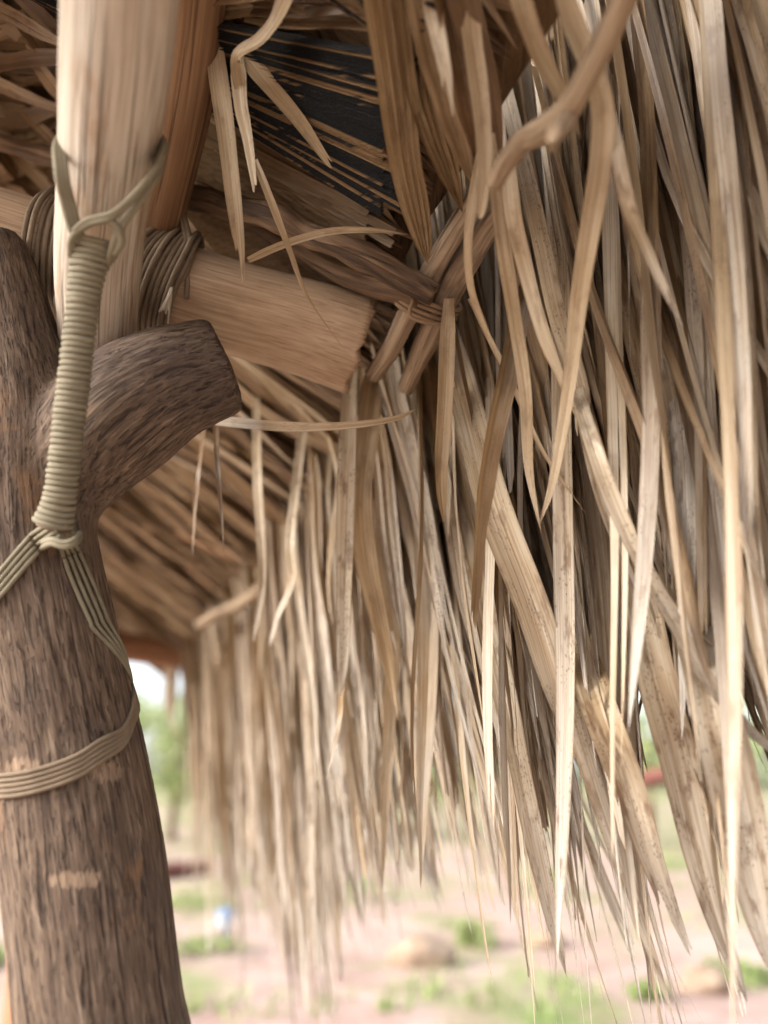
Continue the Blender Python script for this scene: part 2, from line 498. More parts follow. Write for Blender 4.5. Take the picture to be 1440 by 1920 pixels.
# ------------------------------------------------------------------ palm leaf strips
def strip(pts, width, face, twist=(0.0, 0.0), fold=0.25, n=18, cols=4, fingers=1, tip='point', taper=1.6,
          r1=None, r2=None, wob=0.0, root=0.7, split=0.6, curl=0.0, v0=0.0, v1=1.0, pleat=0.0, crumple=0.18):
    """one leaf segment: a folded, tapering, twisted ribbon, its end split into fingers.
    pts: control points; face: direction its front looks to"""
    R = rnd
    r1 = R.random() if r1 is None else r1
    r2 = R.random() if r2 is None else r2
    C = catmull([tuple(p) for p in pts], n)
    P = [Vector(q) for q in C]
    if wob:
        o = Vector((R.random() * 50, R.random() * 50, R.random() * 50))
        for i in range(n + 1):
            k = i / n
            P[i] = P[i] + Vector(noise.noise_vector(o + Vector((0, 0, k * 2.6)))) * wob * (0.25 + k) * min(1, k * 4)
    L = sum((P[i + 1] - P[i]).length for i in range(n))
    face = Vector(face).normalized()
    rows = []
    ks = []
    s = 0
    wo = R.random() * 99
    for i in range(n + 1):
        t = (P[min(i + 1, n)] - P[max(i - 1, 0)])
        t = t.normalized() if t.length > 1e-9 else Vector((0, 0, -1))
        if i: s += (P[i] - P[i - 1]).length
        k = i / n
        nn = face - t * face.dot(t)
        if nn.length < 1e-4: nn = t.orthogonal()
        nn.normalize()
        sd_ = t.cross(nn)
        a = twist[0] + (twist[1] - twist[0]) * k + 0.22 * noise.noise(Vector((wo, k * 3.0, 1.7)))
        nn2 = nn * math.cos(a) + sd_ * math.sin(a)
        sd2 = sd_ * math.cos(a) - nn * math.sin(a)
        rows.append((P[i], nn2, sd2, s))
        ks.append(k)
    # fingers across the width
    cuts = [0.0]
    for q in range(fingers - 1):
        cuts.append((q + 1) / fingers + (R.random() - 0.5) * 0.25 / fingers)
    cuts.append(1.0)
    fl = [1.0] + [0.62 + 0.38 * R.random() for _ in range(fingers - 1)]
    R.shuffle(fl)
    spl = [split + (R.random() - 0.5) * 0.2 for _ in range(fingers + 1)]
    verts, st, sr, faces, sharp = [], [], [], [], []
    per = max(1, round(cols / fingers))
    lut = {}
    fo = fold * (0.6 + 0.8 * R.random())
    ncol = per * fingers

    def add(i, x, sh, wk):
        p, nn, sd_, s_ = rows[i]
        xw = (x * 2 - 1) * width * wk + sh
        dz = fo * abs(x * 2 - 1) * width * wk - curl * (x * 2 - 1) ** 2 * width * wk
        dz += crumple * width * noise.noise(Vector((wo + x * 2.2, ks[i] * 7.0, 3.3))) * (0.4 + abs(x * 2 - 1))
        if pleat:
            dz += pleat * width * wk * math.cos(x * math.pi * ncol)
        verts.append(p + sd_ * xw + nn * dz)
        st.append(((x * 2 - 1) * width, s_, r1))
        sr.append((r2, v0 + (v1 - v0) * ks[i], abs(x * 2 - 1)))
        return len(verts) - 1
    for q in range(fingers):
        a, b = cuts[q], cuts[q + 1]
        mid = (a + b) / 2
        fan = (mid - 0.5) * width * R.uniform(0.3, 1.1)
        last = max(3, int(round(n * fl[q])))
        prev = None
        for i in range(last + 1):
            k = i / n
            kk = i / last
            base = root + (1 - root) * min(1, k / 0.12)
            base *= 1 + 0.10 * noise.noise(Vector((wo + 5, k * 5, 0)))
            if tip == 'point':
                wk = base * max(0.0, 1 - kk ** (taper * 2.6)) ** 0.9
            else:
                wk = base * max(0.28, 1 - 0.6 * kk ** (taper * 1.5))
            op = max(0.0, (k - min(spl[q], spl[q + 1])) / max(0.05, 1 - min(spl[q], spl[q + 1])))
            sh = fan * op ** 1.4 if fingers > 1 else 0.0
            row = []
            for c in range(per + 1):
                x = a + (b - a) * c / per
                edge = q if c == 0 else (q + 1 if c == per else -1)
                shared = edge > 0 and edge < fingers and k <= spl[edge]
                xx = x
                if fingers > 1 and op > 0:        # each finger narrows about its own middle
                    xx = mid + (x - mid) * (1 - 0.35 * op)
                if shared:
                    key = (edge, i)
                    if key not in lut:
                        lut[key] = add(i, x, 0.0 if op == 0 else sh * 0, wk)
                    row.append(lut[key])
                else:
                    idx = add(i, xx, sh, wk)
                    if tip != 'point' and i == last:
                        verts[idx] = verts[idx] + (rows[i][0] - rows[i - 1][0]) * (R.random() * 2.2 - 0.9)
                    row.append(idx)
            if prev:
                for c in range(per):
                    faces.append((prev[c], prev[c + 1], row[c + 1], row[c]))
                if pleat:
                    sharp += [(prev[c], row[c]) for c in range(1, per)]
                elif fingers == 1 and per % 2 == 0:
                    sharp.append((prev[per // 2], row[per // 2]))
            prev = row
    return {'v': verts, 'f': faces, 'st': st, 'sr': sr, 'len': L, 'e': sharp}


def strip_mesh(name, d):
    me = mesh(name, d['v'], d['f'], {'st': ('POINT', 'FLOAT_VECTOR', d['st']), 'sr': ('POINT', 'FLOAT_VECTOR', d['sr'])})
    ne = len(me.edges)                       # a crisp crease along the midrib
    ev = np.empty(ne * 2, np.int32)
    me.edges.foreach_get('vertices', ev)
    ev = np.sort(ev.reshape(-1, 2), axis=1).astype(np.int64)
    key = ev[:, 0] * 10000000 + ev[:, 1]
    want = np.array([min(a, b) * 10000000 + max(a, b) for a, b in d['e']], dtype=np.int64)
    at = me.attributes.new('sharp_edge', 'BOOLEAN', 'EDGE')
    at.data.foreach_set('value', np.isin(key, want))
    return me


def strip_obj(name, d, mat, parent=None):
    return link(name, strip_mesh(name, d), mat, parent)


FACE_IN = (-EO + Vector((0, 0, -0.15))).normalized()

# ================================================================== SETTING
def ground_material():
    m = NT('red soil with weeds')
    p = m.n('ShaderNodeTexCoord').outputs['Object']
    n1 = m.noise(p, 0.35, 5, 0.6)
    n2 = m.noise(p, 2.2, 6, 0.65)
    n3 = m.noise(p, 14.0, 4, 0.65)
    n4 = m.noise(m.vadd(p, (31, 7, 0)), 0.55, 5, 0.62, 0.6)
    soil = m.ramp(m.math('ADD', m.math('MULTIPLY', n2, 0.6), m.math('MULTIPLY', n3, 0.4)),
                  [(0.3, (0.20, 0.115, 0.090)), (0.5, (0.34, 0.240, 0.20)), (0.7, (0.46, 0.355, 0.305))])
    pale = m.mix(m.rng(n1, 0.5, 0.64), soil, (0.39, 0.30, 0.25))
    weed = m.ramp(n3, [(0.3, (0.085, 0.14, 0.030)), (0.7, (0.20, 0.26, 0.075))])
    yd = m.sep(p)[1]
    far = m.rng(yd, 12.0, 34.0, 0.0, 0.10)
    col = m.mix(m.math('MULTIPLY', m.rng(m.math('ADD', n4, far), 0.52, 0.68), m.rng(n2, 0.3, 0.6, 0.45, 1.0)), pale, weed)
    return m.done(col, 0.95, m.bump(n3, 0.6, 0.03), 0.1)


def build_ground():
    xs = np.concatenate([np.linspace(-400, -30, 12), np.linspace(-28, 28, 57), np.linspace(30, 400, 12)])
    ys = np.concatenate([np.linspace(-60, -2, 12), np.linspace(0, 60, 61), np.linspace(65, 900, 20)])
    v, f = [], []
    for y in ys:
        for x in xs:
            k = min(1, max(0, (math.hypot(x, y) - 3) / 6))
            v.append((x, y, k * 0.16 * noise.noise(Vector((x * 0.23, y * 0.23, 0)))))
    nx = len(xs)
    for j in range(len(ys) - 1):
        for i in range(nx - 1):
            f.append((j * nx + i, j * nx + i + 1, (j + 1) * nx + i + 1, (j + 1) * nx + i))
    o = link('ground', mesh('ground', v, f), ground_material())
    tag(o, 'bare reddish soil with patches of green weeds outside shelter', None, None, 'structure')


build_ground()


def gz(x, y):
    k = min(1, max(0, (math.hypot(x, y) - 3) / 6))
    return k * 0.16 * noise.noise(Vector((x * 0.23, y * 0.23, 0)))


def foliage_material(name, c0, c1, c2):
    m = NT(name)
    r = m.attr('lr', 'Fac')
    col = m.ramp(r, [(0.0, c0), (0.55, c1), (1.0, c2)])
    m.done(col, 0.6, None, 0.3)
    tr = m.n('ShaderNodeBsdfTranslucent')
    m.put(tr.inputs['Color'], col)
    mx = m.n('ShaderNodeMixShader')
    mx.inputs[0].default_value = 0.3
    m.t.links.new(m.b.outputs[0], mx.inputs[1]); m.t.links.new(tr.outputs[0], mx.inputs[2])
    m.t.links.new(mx.outputs[0], m.out.inputs[0])
    return m.m


GREEN = foliage_material('olive green foliage', (0.17, 0.21, 0.08), (0.30, 0.36, 0.14), (0.45, 0.50, 0.23))
LIME = foliage_material('fresh green weed leaves', (0.15, 0.20, 0.06), (0.26, 0.33, 0.11), (0.38, 0.44, 0.19))


def leaf_cloud(name, blobs, n, size, mat, parent, flat=0.0):
    v, f, a = [], [], []
    for _ in range(n):
        c, r = blobs[rnd.randrange(len(blobs))]
        d = Vector((rnd.gauss(0, 1), rnd.gauss(0, 1), rnd.gauss(0, 1))).normalized()
        p = Vector(c) + Vector((d.x * r[0], d.y * r[1], d.z * r[2])) * (rnd.random() ** 0.45)
        t = Vector((rnd.gauss(0, 1), rnd.gauss(0, 1), rnd.gauss(0, 0.7))).normalized()
        b = t.orthogonal().normalized()
        q = Matrix.Rotation(rnd.random() * 6.28, 3, t)
        b = q @ b
        s = size * (0.6 + 0.8 * rnd.random())
        i = len(v)
        v += [p - t * s, p + b * s * 0.38, p + t * s, p - b * s * 0.38]
        f.append((i, i + 1, i + 2, i + 3))
        a += [rnd.random()] * 4
    me = mesh(name, v, f, {'lr': ('POINT', 'FLOAT', a)}, smooth=False)
    return link(name, me, mat, parent)


def tree(name, x, y, h, rx, label, group):
    t = empty(name, (x, y, gz(x, y)))
    base = Vector((x, y, gz(x, y) - 0.1))
    top = base + Vector((rnd.uniform(-.3, .3), rnd.uniform(-.3, .3), h * 0.6))
    tube_obj('trunk', [(base, 0.13), (base.lerp(top, 0.5) + Vector((0.1, 0, 0)), 0.10), (top, 0.05)], BRANCH_WOOD, t, n=10, nc=10, lump=0.2)
    bl = []
    for i in range(11):
        a = rnd.random() * 6.28
        rr = rx * rnd.uniform(0.15, 0.75)
        c = Vector((x + math.cos(a) * rr, y + math.sin(a) * rr, base.z + h * rnd.uniform(0.30, 0.88)))
        bl.append((c, (rx * rnd.uniform(.25, .45), rx * rnd.uniform(.25, .45), h * rnd.uniform(.10, .2))))
        if i < 6:
            tube_obj('limb', [(base.lerp(top, rnd.uniform(.45, .9)), 0.05), (base.lerp(c, 0.75) + Vector((0, 0, .2)), 0.03), (c, 0.012)], BRANCH_WOOD, t, n=8, nc=6)
    leaf_cloud('crown', bl, 2600, 0.10, GREEN, t)
    tag(t, label, 'tree', group)
    return t


def gp(px, d):
    """ground point seen in photo column px at distance d"""
    return ((px - 720) / FPX * d * math.cos(PITCH) * 1.0, d)


TREES = [(160, 30, 3.9, 2.6, 'olive green tree glimpsed just right of the trunk at left frame edge'),
         (330, 26, 3.1, 2.4, 'rounded green tree in gap between forked post and far thatch fringe'),
         (470, 34, 4.2, 3.0, 'blurred green tree half hidden behind the far thatch fringe'),
         (640, 30, 3.3, 2.6, 'blurred green tree mostly hidden behind the middle thatch'),
         (880, 27, 3.0, 2.5, 'blurred blue-green tree seen through thin thatch tips at centre'),
         (1210, 24, 3.6, 2.3, 'pale green tree in narrow gap of the right thatch'),
         (1480, 28, 3.8, 2.8, 'blurred green tree at right frame edge behind hanging leaves'),
         (-20, 27, 3.4, 2.4, 'green tree beyond left side of the forked post')]
for (px, d, h, rx, lb) in TREES:
    x, y = gp(px, d)
    tree('tree', x, y, h * 1.5, rx, lb, 'trees at the edge of the clearing')


def shrub(px, d, r, h, label):
    x, y = gp(px, d)
    z = gz(x, y)
    t = empty('weed_bush', (x, y, z))
    bl = [(Vector((x + rnd.uniform(-.5, .5) * r, y + rnd.uniform(-.5, .5) * r, z + h * rnd.uniform(.15, .55))), (r * .6, r * .6, h * .35)) for _ in range(5)]
    leaf_cloud('foliage', bl, 230, 0.05, LIME, t)
    for k in range(3):
        tube_obj('stem', [(Vector((x, y, z - .05)), 0.012), (Vector((x + rnd.uniform(-.3, .3) * r, y, z + h * .6)), 0.005)], BRANCH_WOOD, t, n=3, nc=5)
    tag(t, label, 'bush', 'weeds growing on the red soil')


for a in [(875, 9.5, .30, .42, 'bright green weed bush below the middle thatch tips'),
          (560, 15, 1.6, .3, 'wide band of low weeds behind the far fringe tips'),
          (1290, 19, 1.5, .5, 'wide pale green weeds past the right leaf gap'),
          (345, 12.5, .9, .35, 'low green weeds on the soil right of the forked post'),
          (380, 9.0, .55, .22, 'small lime weeds near the bluish lantern'),
          (1010, 14, .5, .45, 'green weed bush behind the red-brown fence post'),
          (1340, 8.0, .45, .20, 'low weed tuft at lower right under the leaf tips'),
          (690, 13, .5, .5, 'green weed bush behind the central hanging leaves'),
          (1180, 7.3, .25, .16, 'tiny weed tuft between the two right leaf bunches'),
          (15, 8.5, .5, .25, 'green weeds left of the leaning trunk base'),
          (1330, 16, .6, .35, 'yellow-green weeds past the dark rail end')]:
    shrub(*a)


def grass():
    v, f, a = [], [], []
    for _ in range(5200):
        y = 5.5 + rnd.random() ** 1.6 * 34
        x = rnd.uniform(-.75, .75) * y
        if noise.noise(Vector((x * .5, y * .5, 4))) < (0.28 if y < 10 else .1):
            continue
        z = gz(x, y)
        for _b in range(4):
            an = rnd.random() * 6.28
            hh = rnd.uniform(.05, .16)
            px_, py_ = x + rnd.uniform(-.08, .08), y + rnd.uniform(-.08, .08)
            i = len(v)
            dx, dy = math.cos(an) * .012, math.sin(an) * .012
            lx, ly = rnd.uniform(-.07, .07), rnd.uniform(-.07, .07)
            v += [(px_ - dx, py_ - dy, z - .01), (px_ + dx, py_ + dy, z - .01), (px_ + lx, py_ + ly, z + hh)]
            f.append((i, i + 1, i + 2))
            a += [rnd.random()] * 3
    o = link('grass', mesh('grass', v, f, {'lr': ('POINT', 'FLOAT', a)}, smooth=False), LIME)
    tag(o, 'sparse short green grass tufts on the red soil', None, None, 'stuff')


grass()


def rock(px, d, r, label):
    x, y = gp(px, d)
    bm = bmesh.new()
    bmesh.ops.create_icosphere(bm, subdivisions=3, radius=1)
    s = Vector((rnd.random() * 9, 1, 2))
    for q in bm.verts:
        k = 1 + .35 * noise.noise(q.co * 1.3 + s) + .1 * noise.noise(q.co * 4 + s)
        q.co = Vector((q.co.x * r * k, q.co.y * r * .8 * k, q.co.z * r * .62 * k))
    me = bpy.data.meshes.new('boulder'); bm.to_mesh(me); bm.free()
    me.polygons.foreach_set('use_smooth', [True] * len(me.polygons))
    m = NT('ochre limestone')
    p = m.n('ShaderNodeTexCoord').outputs['Object']
    n = m.noise(p, 6, 6, .65)
    me.materials.append(m.done(m.ramp(n, [(.3, (.17, .11, .075)), (.5, (.29, .205, .145)), (.7, (.38, .29, .22))]), .9, m.bump(n, .8, .03), .2))
    o = bpy.data.objects.new('boulder', me); COL.objects.link(o)
    o.location = (x, y, gz(x, y) + r * .25)
    tag(o, label, 'rock', 'stones lying on the soil')


rock(785, 8.6, .30, 'large ochre boulder on the soil below the middle thatch')
rock(1005, 9.6, .20, 'small ochre stone right of the red-brown fence post')
rock(1275, 7.6, .22, 'pale stone between the right leaf bunches')


def timber(name, a, b, r, mat, label, cat, group=None):
    a, b = Vector(a), Vector(b)
    o = tube_obj(name, [(a, r), (a.lerp(b, .5), r * .95), (b, r * .9)], mat, None, n=10, nc=10, lump=.08, lump_scale=2)
    tag(o, label, cat, group)
    return o


def gpt(px, d, z):
    x, y = gp(px, d)
    return Vector((x, y, z + gz(x, y)))


timber('fallen_log', gpt(280, 15.5, .12), gpt(405, 16.5, .16), .15, RED_WOOD, 'red-brown log lying on soil right of the forked post', 'log')
timber('fence_post', gpt(962, 14.0, -.15), gpt(928, 14.0, .95), .09, RED_WOOD, 'leaning red-brown post below the centre thatch tips', 'post')
timber('fence_rail', gpt(640, 24, .42), gpt(790, 25, .45), .09, RED_WOOD, 'dull red rail seen behind the central hanging leaves', 'rail')
timber('fence_rail', gpt(1170, 13.5, 1.66), gpt(1310, 13.0, 1.88), .13, RED_WOOD, 'short red-brown rail in the right thatch gap', 'rail')


def lantern():
    b = gpt(437, 9.2, 0)
    t = empty('garden_lantern', b)
    m = NT('blue grey painted metal').done((0.16, 0.23, 0.36), .5)
    g = NT('pale lantern glass').done((0.55, 0.62, 0.70), .25)
    tube_obj('stake', [(b + Vector((0, 0, -.1)), .018), (b + Vector((0, 0, .22)), .018)], m, t, n=2, nc=10)
    tube_obj('lamp_body', [(b + Vector((0, 0, .22)), .06), (b + Vector((0, 0, .34)), .085)], g, t, n=3, nc=16)
    tube_obj('cap', [(b + Vector((0, 0, .34)), .11), (b + Vector((0, 0, .37)), .09), (b + Vector((0, 0, .42)), .02)], m, t, n=6, nc=16)
    tag(t, 'small blurred blue-grey garden lantern on the soil', 'lantern')


lantern()

# ================================================================== SHELTER TIMBER
# ---- forked post -------------------------------------------------
def forked_post():
    def chain(lst):
        return [(W(px, py, d), r) for px, py, d, r in lst]
    trunk = chain([(262, 2500, 0.754, .088), (208, 2000, .815, .0835), (192, 1900, .825, .0825), (140, 1500, .885, .084), (96, 1260, .91, .0800),
                   (58, 1050, .925, .0775), (42, 900, .935, .076), (38, 770, .945, .070), (16, 640, .955, .058), (-8, 500, .965, .046), (-18, 452, .97, .034)])
    prong = chain([(95, 985, .935, .040), (140, 880, .935, .062), (215, 785, .935, .0760), (300, 728, .945, .0700), (365, 703, .958, .0635), (412, 688, .968, .0585), (424, 684, .970, .0535)])
    v, f = [], []
    for ch, k in ((trunk, 70), (prong, 40)):
        c = catmull([(*p, r) for p, r in ch], k)
        V, Fq, _ = tube([Vector(q[:3]) for q in c], [q[3] for q in c], 32, endround=0.012 if ch is trunk else 0.006)
        o = len(v)
        v += V
        f += [tuple(i + o for i in q) for q in Fq]
    me = mesh('fork_raw', v, f)
    ob = bpy.data.objects.new('fork_raw', me)
    COL.objects.link(ob)
    md = ob.modifiers.new('r', 'REMESH'); md.mode = 'VOXEL'; md.voxel_size = 0.0034
    ms = ob.modifiers.new('s', 'SMOOTH'); ms.iterations = 5; ms.factor = .5
    dg = bpy.context.evaluated_depsgraph_get()
    ev = bpy.data.meshes.new_from_object(ob.evaluated_get(dg))
    COL.objects.unlink(ob)
    bpy.data.objects.remove(ob)
    nv = len(ev.vertices)
    co = np.empty(nv * 3); ev.vertices.foreach_get('co', co); co = co.reshape(-1, 3)
    no = np.empty(nv * 3); ev.vertices.foreach_get('normal', no); no = no.reshape(-1, 3)

    def frame(ch, k):
        c = catmull([(*p, r) for p, r in ch], k)
        P = c[:, :3]
        T = np.gradient(P, axis=0); T /= np.linalg.norm(T, axis=1)[:, None]
        S_ = np.concatenate([[0], np.cumsum(np.linalg.norm(np.diff(P, axis=0), axis=1))])
        N = np.zeros_like(P); N[0] = np.cross(T[0], [0.3, 1, 0.1]); N[0] /= np.linalg.norm(N[0])
        for i in range(1, len(P)):
            q = N[i - 1] - T[i] * N[i - 1].dot(T[i]); N[i] = q / np.linalg.norm(q)
        B = np.cross(T, N)
        best = np.full(nv, 1e9); idx = np.zeros(nv, int)
        for i in range(len(P)):
            dd = ((co - P[i]) ** 2).sum(1) ** .5 - 0 * c[i, 3]
            m_ = dd < best
            best[m_] = dd[m_]; idx[m_] = i
        rel = co - P[idx]
        ax = (rel * T[idx]).sum(1)
        g = np.stack([(rel * N[idx]).sum(1), (rel * B[idx]).sum(1), S_[idx] + ax], 1)
        return g, best - c[idx, 3], best
    ga, da, _ = frame(trunk, 160)
    gb, db, _ = frame(prong, 100)
    w = 1 / (1 + np.exp(-(da - db) / 0.014))
    ed = np.empty(len(ev.edges) * 2, np.int64); ev.edges.foreach_get('vertices', ed); ed = ed.reshape(-1, 2)
    deg = np.bincount(ed.ravel(), minlength=nv).astype(float)[:, None]
    jw = (np.exp(-((da - db) / 0.022) ** 2) * 0.6)[:, None]
    for _ in range(40):
        av = np.zeros_like(co)
        np.add.at(av, ed[:, 0], co[ed[:, 1]]); np.add.at(av, ed[:, 1], co[ed[:, 0]])
        co = co + jw * (av / deg - co)
    # geometric relief: long flutes, lumps and weather fissures
    dis = np.zeros(nv)
    for i in range(nv):
        a, b = ga[i], gb[i]
        def h(g):
            p = Vector((g[0] * 38, g[1] * 38, g[2] * 3.0))
            q = Vector((g[0] * 150, g[1] * 150, g[2] * 9.0))
            lump = noise.noise(Vector((g[0] * 11, g[1] * 11, g[2] * 6)))
            fi = noise.noise(q)
            return 0.0015 * noise.noise(p) + 0.0032 * lump - 0.0014 * max(0, 0.30 - abs(fi)) / .30 * (noise.noise(p * .7) > -0.05)
        dis[i] = h(a) * (1 - w[i]) + h(b) * w[i]
    # knot folds in the crotch under the prong
    for (px, py, d, rr, amp) in ((205, 955, .90, .022, -.006), (180, 985, .90, .016, .005), (150, 935, .88, .02, -.004)):
        c = np.array(W(px, py, d))
        dd = ((co - c) ** 2).sum(1) ** .5
        dis += amp * np.exp(-(dd / rr) ** 2)
    co2 = co + no * dis[:, None]
    ev.vertices.foreach_set('co', co2.ravel())
    for nm, ar in (('ga', ga), ('gb', gb)):
        ev.attributes.new(nm, 'FLOAT_VECTOR', 'POINT').data.foreach_set('vector', ar.astype(np.float32).ravel())
    ev.attributes.new('w', 'FLOAT', 'POINT').data.foreach_set('value', w.astype(np.float32))
    ev.polygons.foreach_set('use_smooth', [True] * len(ev.polygons))
    base = W(262, 2500, .754)
    # the foot of the trunk runs on to the ground
    bvh0 = __import__('mathutils.bvhtree', fromlist=['BVHTree']).BVHTree.FromPolygons([v_.co.copy() for v_ in ev.vertices], [tuple(p_.vertices) for p_ in ev.polygons])

    def hit(px, py):
        h_ = bvh0.ray_cast(CAM, ray(px, py).normalized())
        return h_[0] if h_[0] is not None else W(px, py, .82)
    scars = [(hit(142, 1650), .026, .0085), (hit(35, 1440), .022, .010), (hit(200, 1446), .022, .012)]
    o = link('forked_post', ev, post_material(scars))
    o.data.name = 'forked_post'
    tag(o, 'dark weathered forked tree-trunk post on left, cradling the pale beam', 'post')
    # foot
    return o


post = forked_post()
if True:
    a, b = W(208, 2000, .815), W(262, 2500, .754)
    dirv = (b - a).normalized()
    pts = []
    p = b.copy()
    q = b + dirv * ((p.z + 0.1) / -dirv.z)
    foot = tube_obj('trunk_foot', [(b - dirv * .02, .086), (b.lerp(q, .5), .09), (q, .10)], None, post, n=14, nc=28, lump=.06, lump_scale=6)
    me = foot.data
    g = me.attributes['grain']
    arr = np.empty(len(me.vertices) * 3, np.float32); g.data.foreach_get('vector', arr)
    for nm in ('ga', 'gb'):
        me.attributes.new(nm, 'FLOAT_VECTOR', 'POINT').data.foreach_set('vector', arr)
    me.attributes.new('w', 'FLOAT', 'POINT')
    me.materials.append(post.data.materials[0])

from mathutils.bvhtree import BVHTree
_dg = bpy.context.evaluated_depsgraph_get()
BV = BVHTree.FromPolygons([v.co.copy() for v in post.data.vertices], [tuple(p.vertices) for p in post.data.polygons])


def SURF(px, py, lift=.003, dflt=.84):
    r = ray(px, py).normalized()
    h = BV.ray_cast(CAM, r)
    if h[0] is None:
        return W(px, py, dflt)
    return h[0] + h[1] * lift


# ---- beam in the fork ----------------------------------------------
beam_pts = [(W(-420, 320, 1.00), .062), (W(-100, 415, 1.03), .062), (W(200, 505, 1.07), .062), (W(420, 572, 1.09), .062), (W(560, 610, 1.105), .065), (W(676, 648, 1.115), .070)]
beam = tube_obj('beam', beam_pts, BEAM_WOOD, n=60, nc=180, lump=.05, lump_scale=4, jag=.007)
tag(beam, 'pale peeled round beam with rough sawn end, resting in the fork', 'beam')

# ---- near pole coming towards the viewer --------------------------
rafter_pts = [(W(262, -700, .46), .0475), (W(238, -250, .60), .0475), (W(226, 0, .675), .048), (W(205, 250, .79), .0475), (W(188, 440, .89), .0475), (W(182, 560, .95), .047), (W(180, 690, 1.01), .046)]
rafter = tube_obj('rafter_pole', rafter_pts, RAFTER_WOOD, n=60, nc=32, lump=.08, lump_scale=7)
tag(rafter, 'pale weathered pole running overhead towards the viewer, cord-looped', 'pole')
bp = [(W(392, -500, .66), .044), (W(356, -60, .86), .044), (W(326, 190, .96), .044), (W(287, 395, 1.06), .043), (W(266, 480, 1.10), .042)]
brown_pole = tube_obj('rafter_pole', bp, BROWN_WOOD, n=40, nc=28, lump=.08, lump_scale=7)
tag(brown_pole, 'orange-brown pole just right of the pale overhead pole', 'pole')

# ---- branch purlin under the leaves --------------------------------
pb = []
for px, py, off, r in ((-300, 190, .05, .022), (-80, 245, .05, .021), (60, 285, .05, .021), (200, 320, .05, .022), (330, 362, .05, .024), (430, 388, .05, .028), (520, 410, .05, .030),
                       (585, 447, .05, .024), (680, 480, .045, .027), (760, 523, .04, .026), (815, 553, .035, .022)):
    pb.append((RP(px, py, off + .058), r * .62))
branch = tube_obj('purlin_branch', pb, BRANCH_WOOD, n=110, nc=28, lump=.42, lump_scale=22)
tag(branch, 'knotty brown branch crossing under the roof above the pale beam', 'branch')
pb2 = [(RP(300, 318, .085), .009), (RP(430, 385, .085), .010), (RP(540, 455, .085), .013), (RP(660, 520, .085), .016), (RP(790, 556, .085), .015)]
branch2 = tube_obj('purlin_branch', pb2, BRANCH_WOOD, n=60, nc=18, lump=.3, lump_scale=18, seed=3.3)
tag(branch2, 'thinner dark branch lying against the underside of the knotty branch', 'branch')

# ---- eave sticks ------------------------------------------------------
near = tube_obj('eave_stick', [(W(1300, -260, 0.528), 0.0104), (W(1178, -20, 0.598), 0.0104), (W(1128, 90, 0.634), 0.0107), (W(1075, 190, 0.669), 0.0116), (W(1030, 238, 0.691), 0.0128),
                               (W(985, 262, 0.713), 0.0104), (W(950, 300, 0.730), 0.0092), (W(925, 350, 0.748), 0.0077)], STICK_WOOD, n=60, nc=18, lump=.16, lump_scale=22)
tag(near, 'bent tan stick crossing the hanging leaves at upper right', 'stick')
tube_obj('stub', [(W(1060, 222, 0.673), 0.0092), (W(1044, 252, 0.664), 0.0083), (W(1036, 272, 0.660), 0.0055)], STICK_WOOD, near, n=10, nc=12, lump=.3, lump_scale=60, jag=.006)
sA = tube_obj('eave_stick', [(W(905, 345, 0.925), 0.0108), (W(868, 408, 0.955), 0.0131), (W(820, 490, 0.990), 0.0135), (W(775, 570, 1.025), 0.0140), (W(735, 650, 1.065), 0.0131), (W(700, 705, 1.105), 0.0117)],
              STICK_WOOD, n=40, nc=16, lump=.14, lump_scale=20, seed=1.7)
tag(sA, 'left stick of the tied pair above the beam end', 'stick')
sB = tube_obj('eave_stick', [(W(960, 360, 0.935), 0.0117), (W(905, 440, 0.975), 0.0149), (W(862, 512, 1.005), 0.0162), (W(822, 588, 1.035), 0.0162), (W(790, 660, 1.075), 0.0144), (W(760, 730, 1.115), 0.0117)],
              STICK_WOOD, n=40, nc=16, lump=.16, lump_scale=20, seed=5.1)
tag(sB, 'right stick of the tied pair, touching the hanging leaves', 'stick')
sC = tube_obj('eave_stick', [(W(640, 990, 1.75), .014), (W(575, 1040, 1.9), .018), (W(520, 1082, 2.05), .019), (W(455, 1128, 2.2), .019), (W(405, 1152, 2.35), .018), (W(372, 1172, 2.45), .014)],
              STICK_WOOD, n=30, nc=14, lump=.12, lump_scale=10, seed=2.2)
tag(sC, 'blurred bent stick along the far eave above the left fringe', 'stick')
sD = tube_obj('eave_stick', [(RP(215, 978, .03), .012), (RP(330, 1000, .03), .013), (RP(430, 1040, .03), .012), (RP(520, 1080, .03), .010)], BROWN_WOOD, n=24, nc=12, lump=.1)
tag(sD, 'thin reddish stick under the far roof right of the fork', 'stick')


def coil(center, axis, ra, rb, turns, pitch, r, name, mat, parent, side=None, steps=18, jit=.0006):
    """turns of cord round an axis, elliptical section ra (along side) x rb"""
    axis = Vector(axis).normalized()
    sd_ = (Vector(side) - axis * Vector(side).dot(axis)).normalized()
    up_ = axis.cross(sd_)
    pts, n = [], int(turns * steps)
    for i in range(n + 1):
        a = 2 * math.pi * i / steps
        k = i / steps
        pts.append(Vector(center) + axis * (k - turns / 2) * pitch + sd_ * math.cos(a) * (ra + rnd.uniform(-jit, jit)) + up_ * math.sin(a) * (rb + rnd.uniform(-jit, jit)))
    v, f, g = tube(pts, [r] * len(pts), 8)
    return link(name, mesh(name, v, f, {'grain': ('POINT', 'FLOAT_VECTOR', g)}), mat, parent)


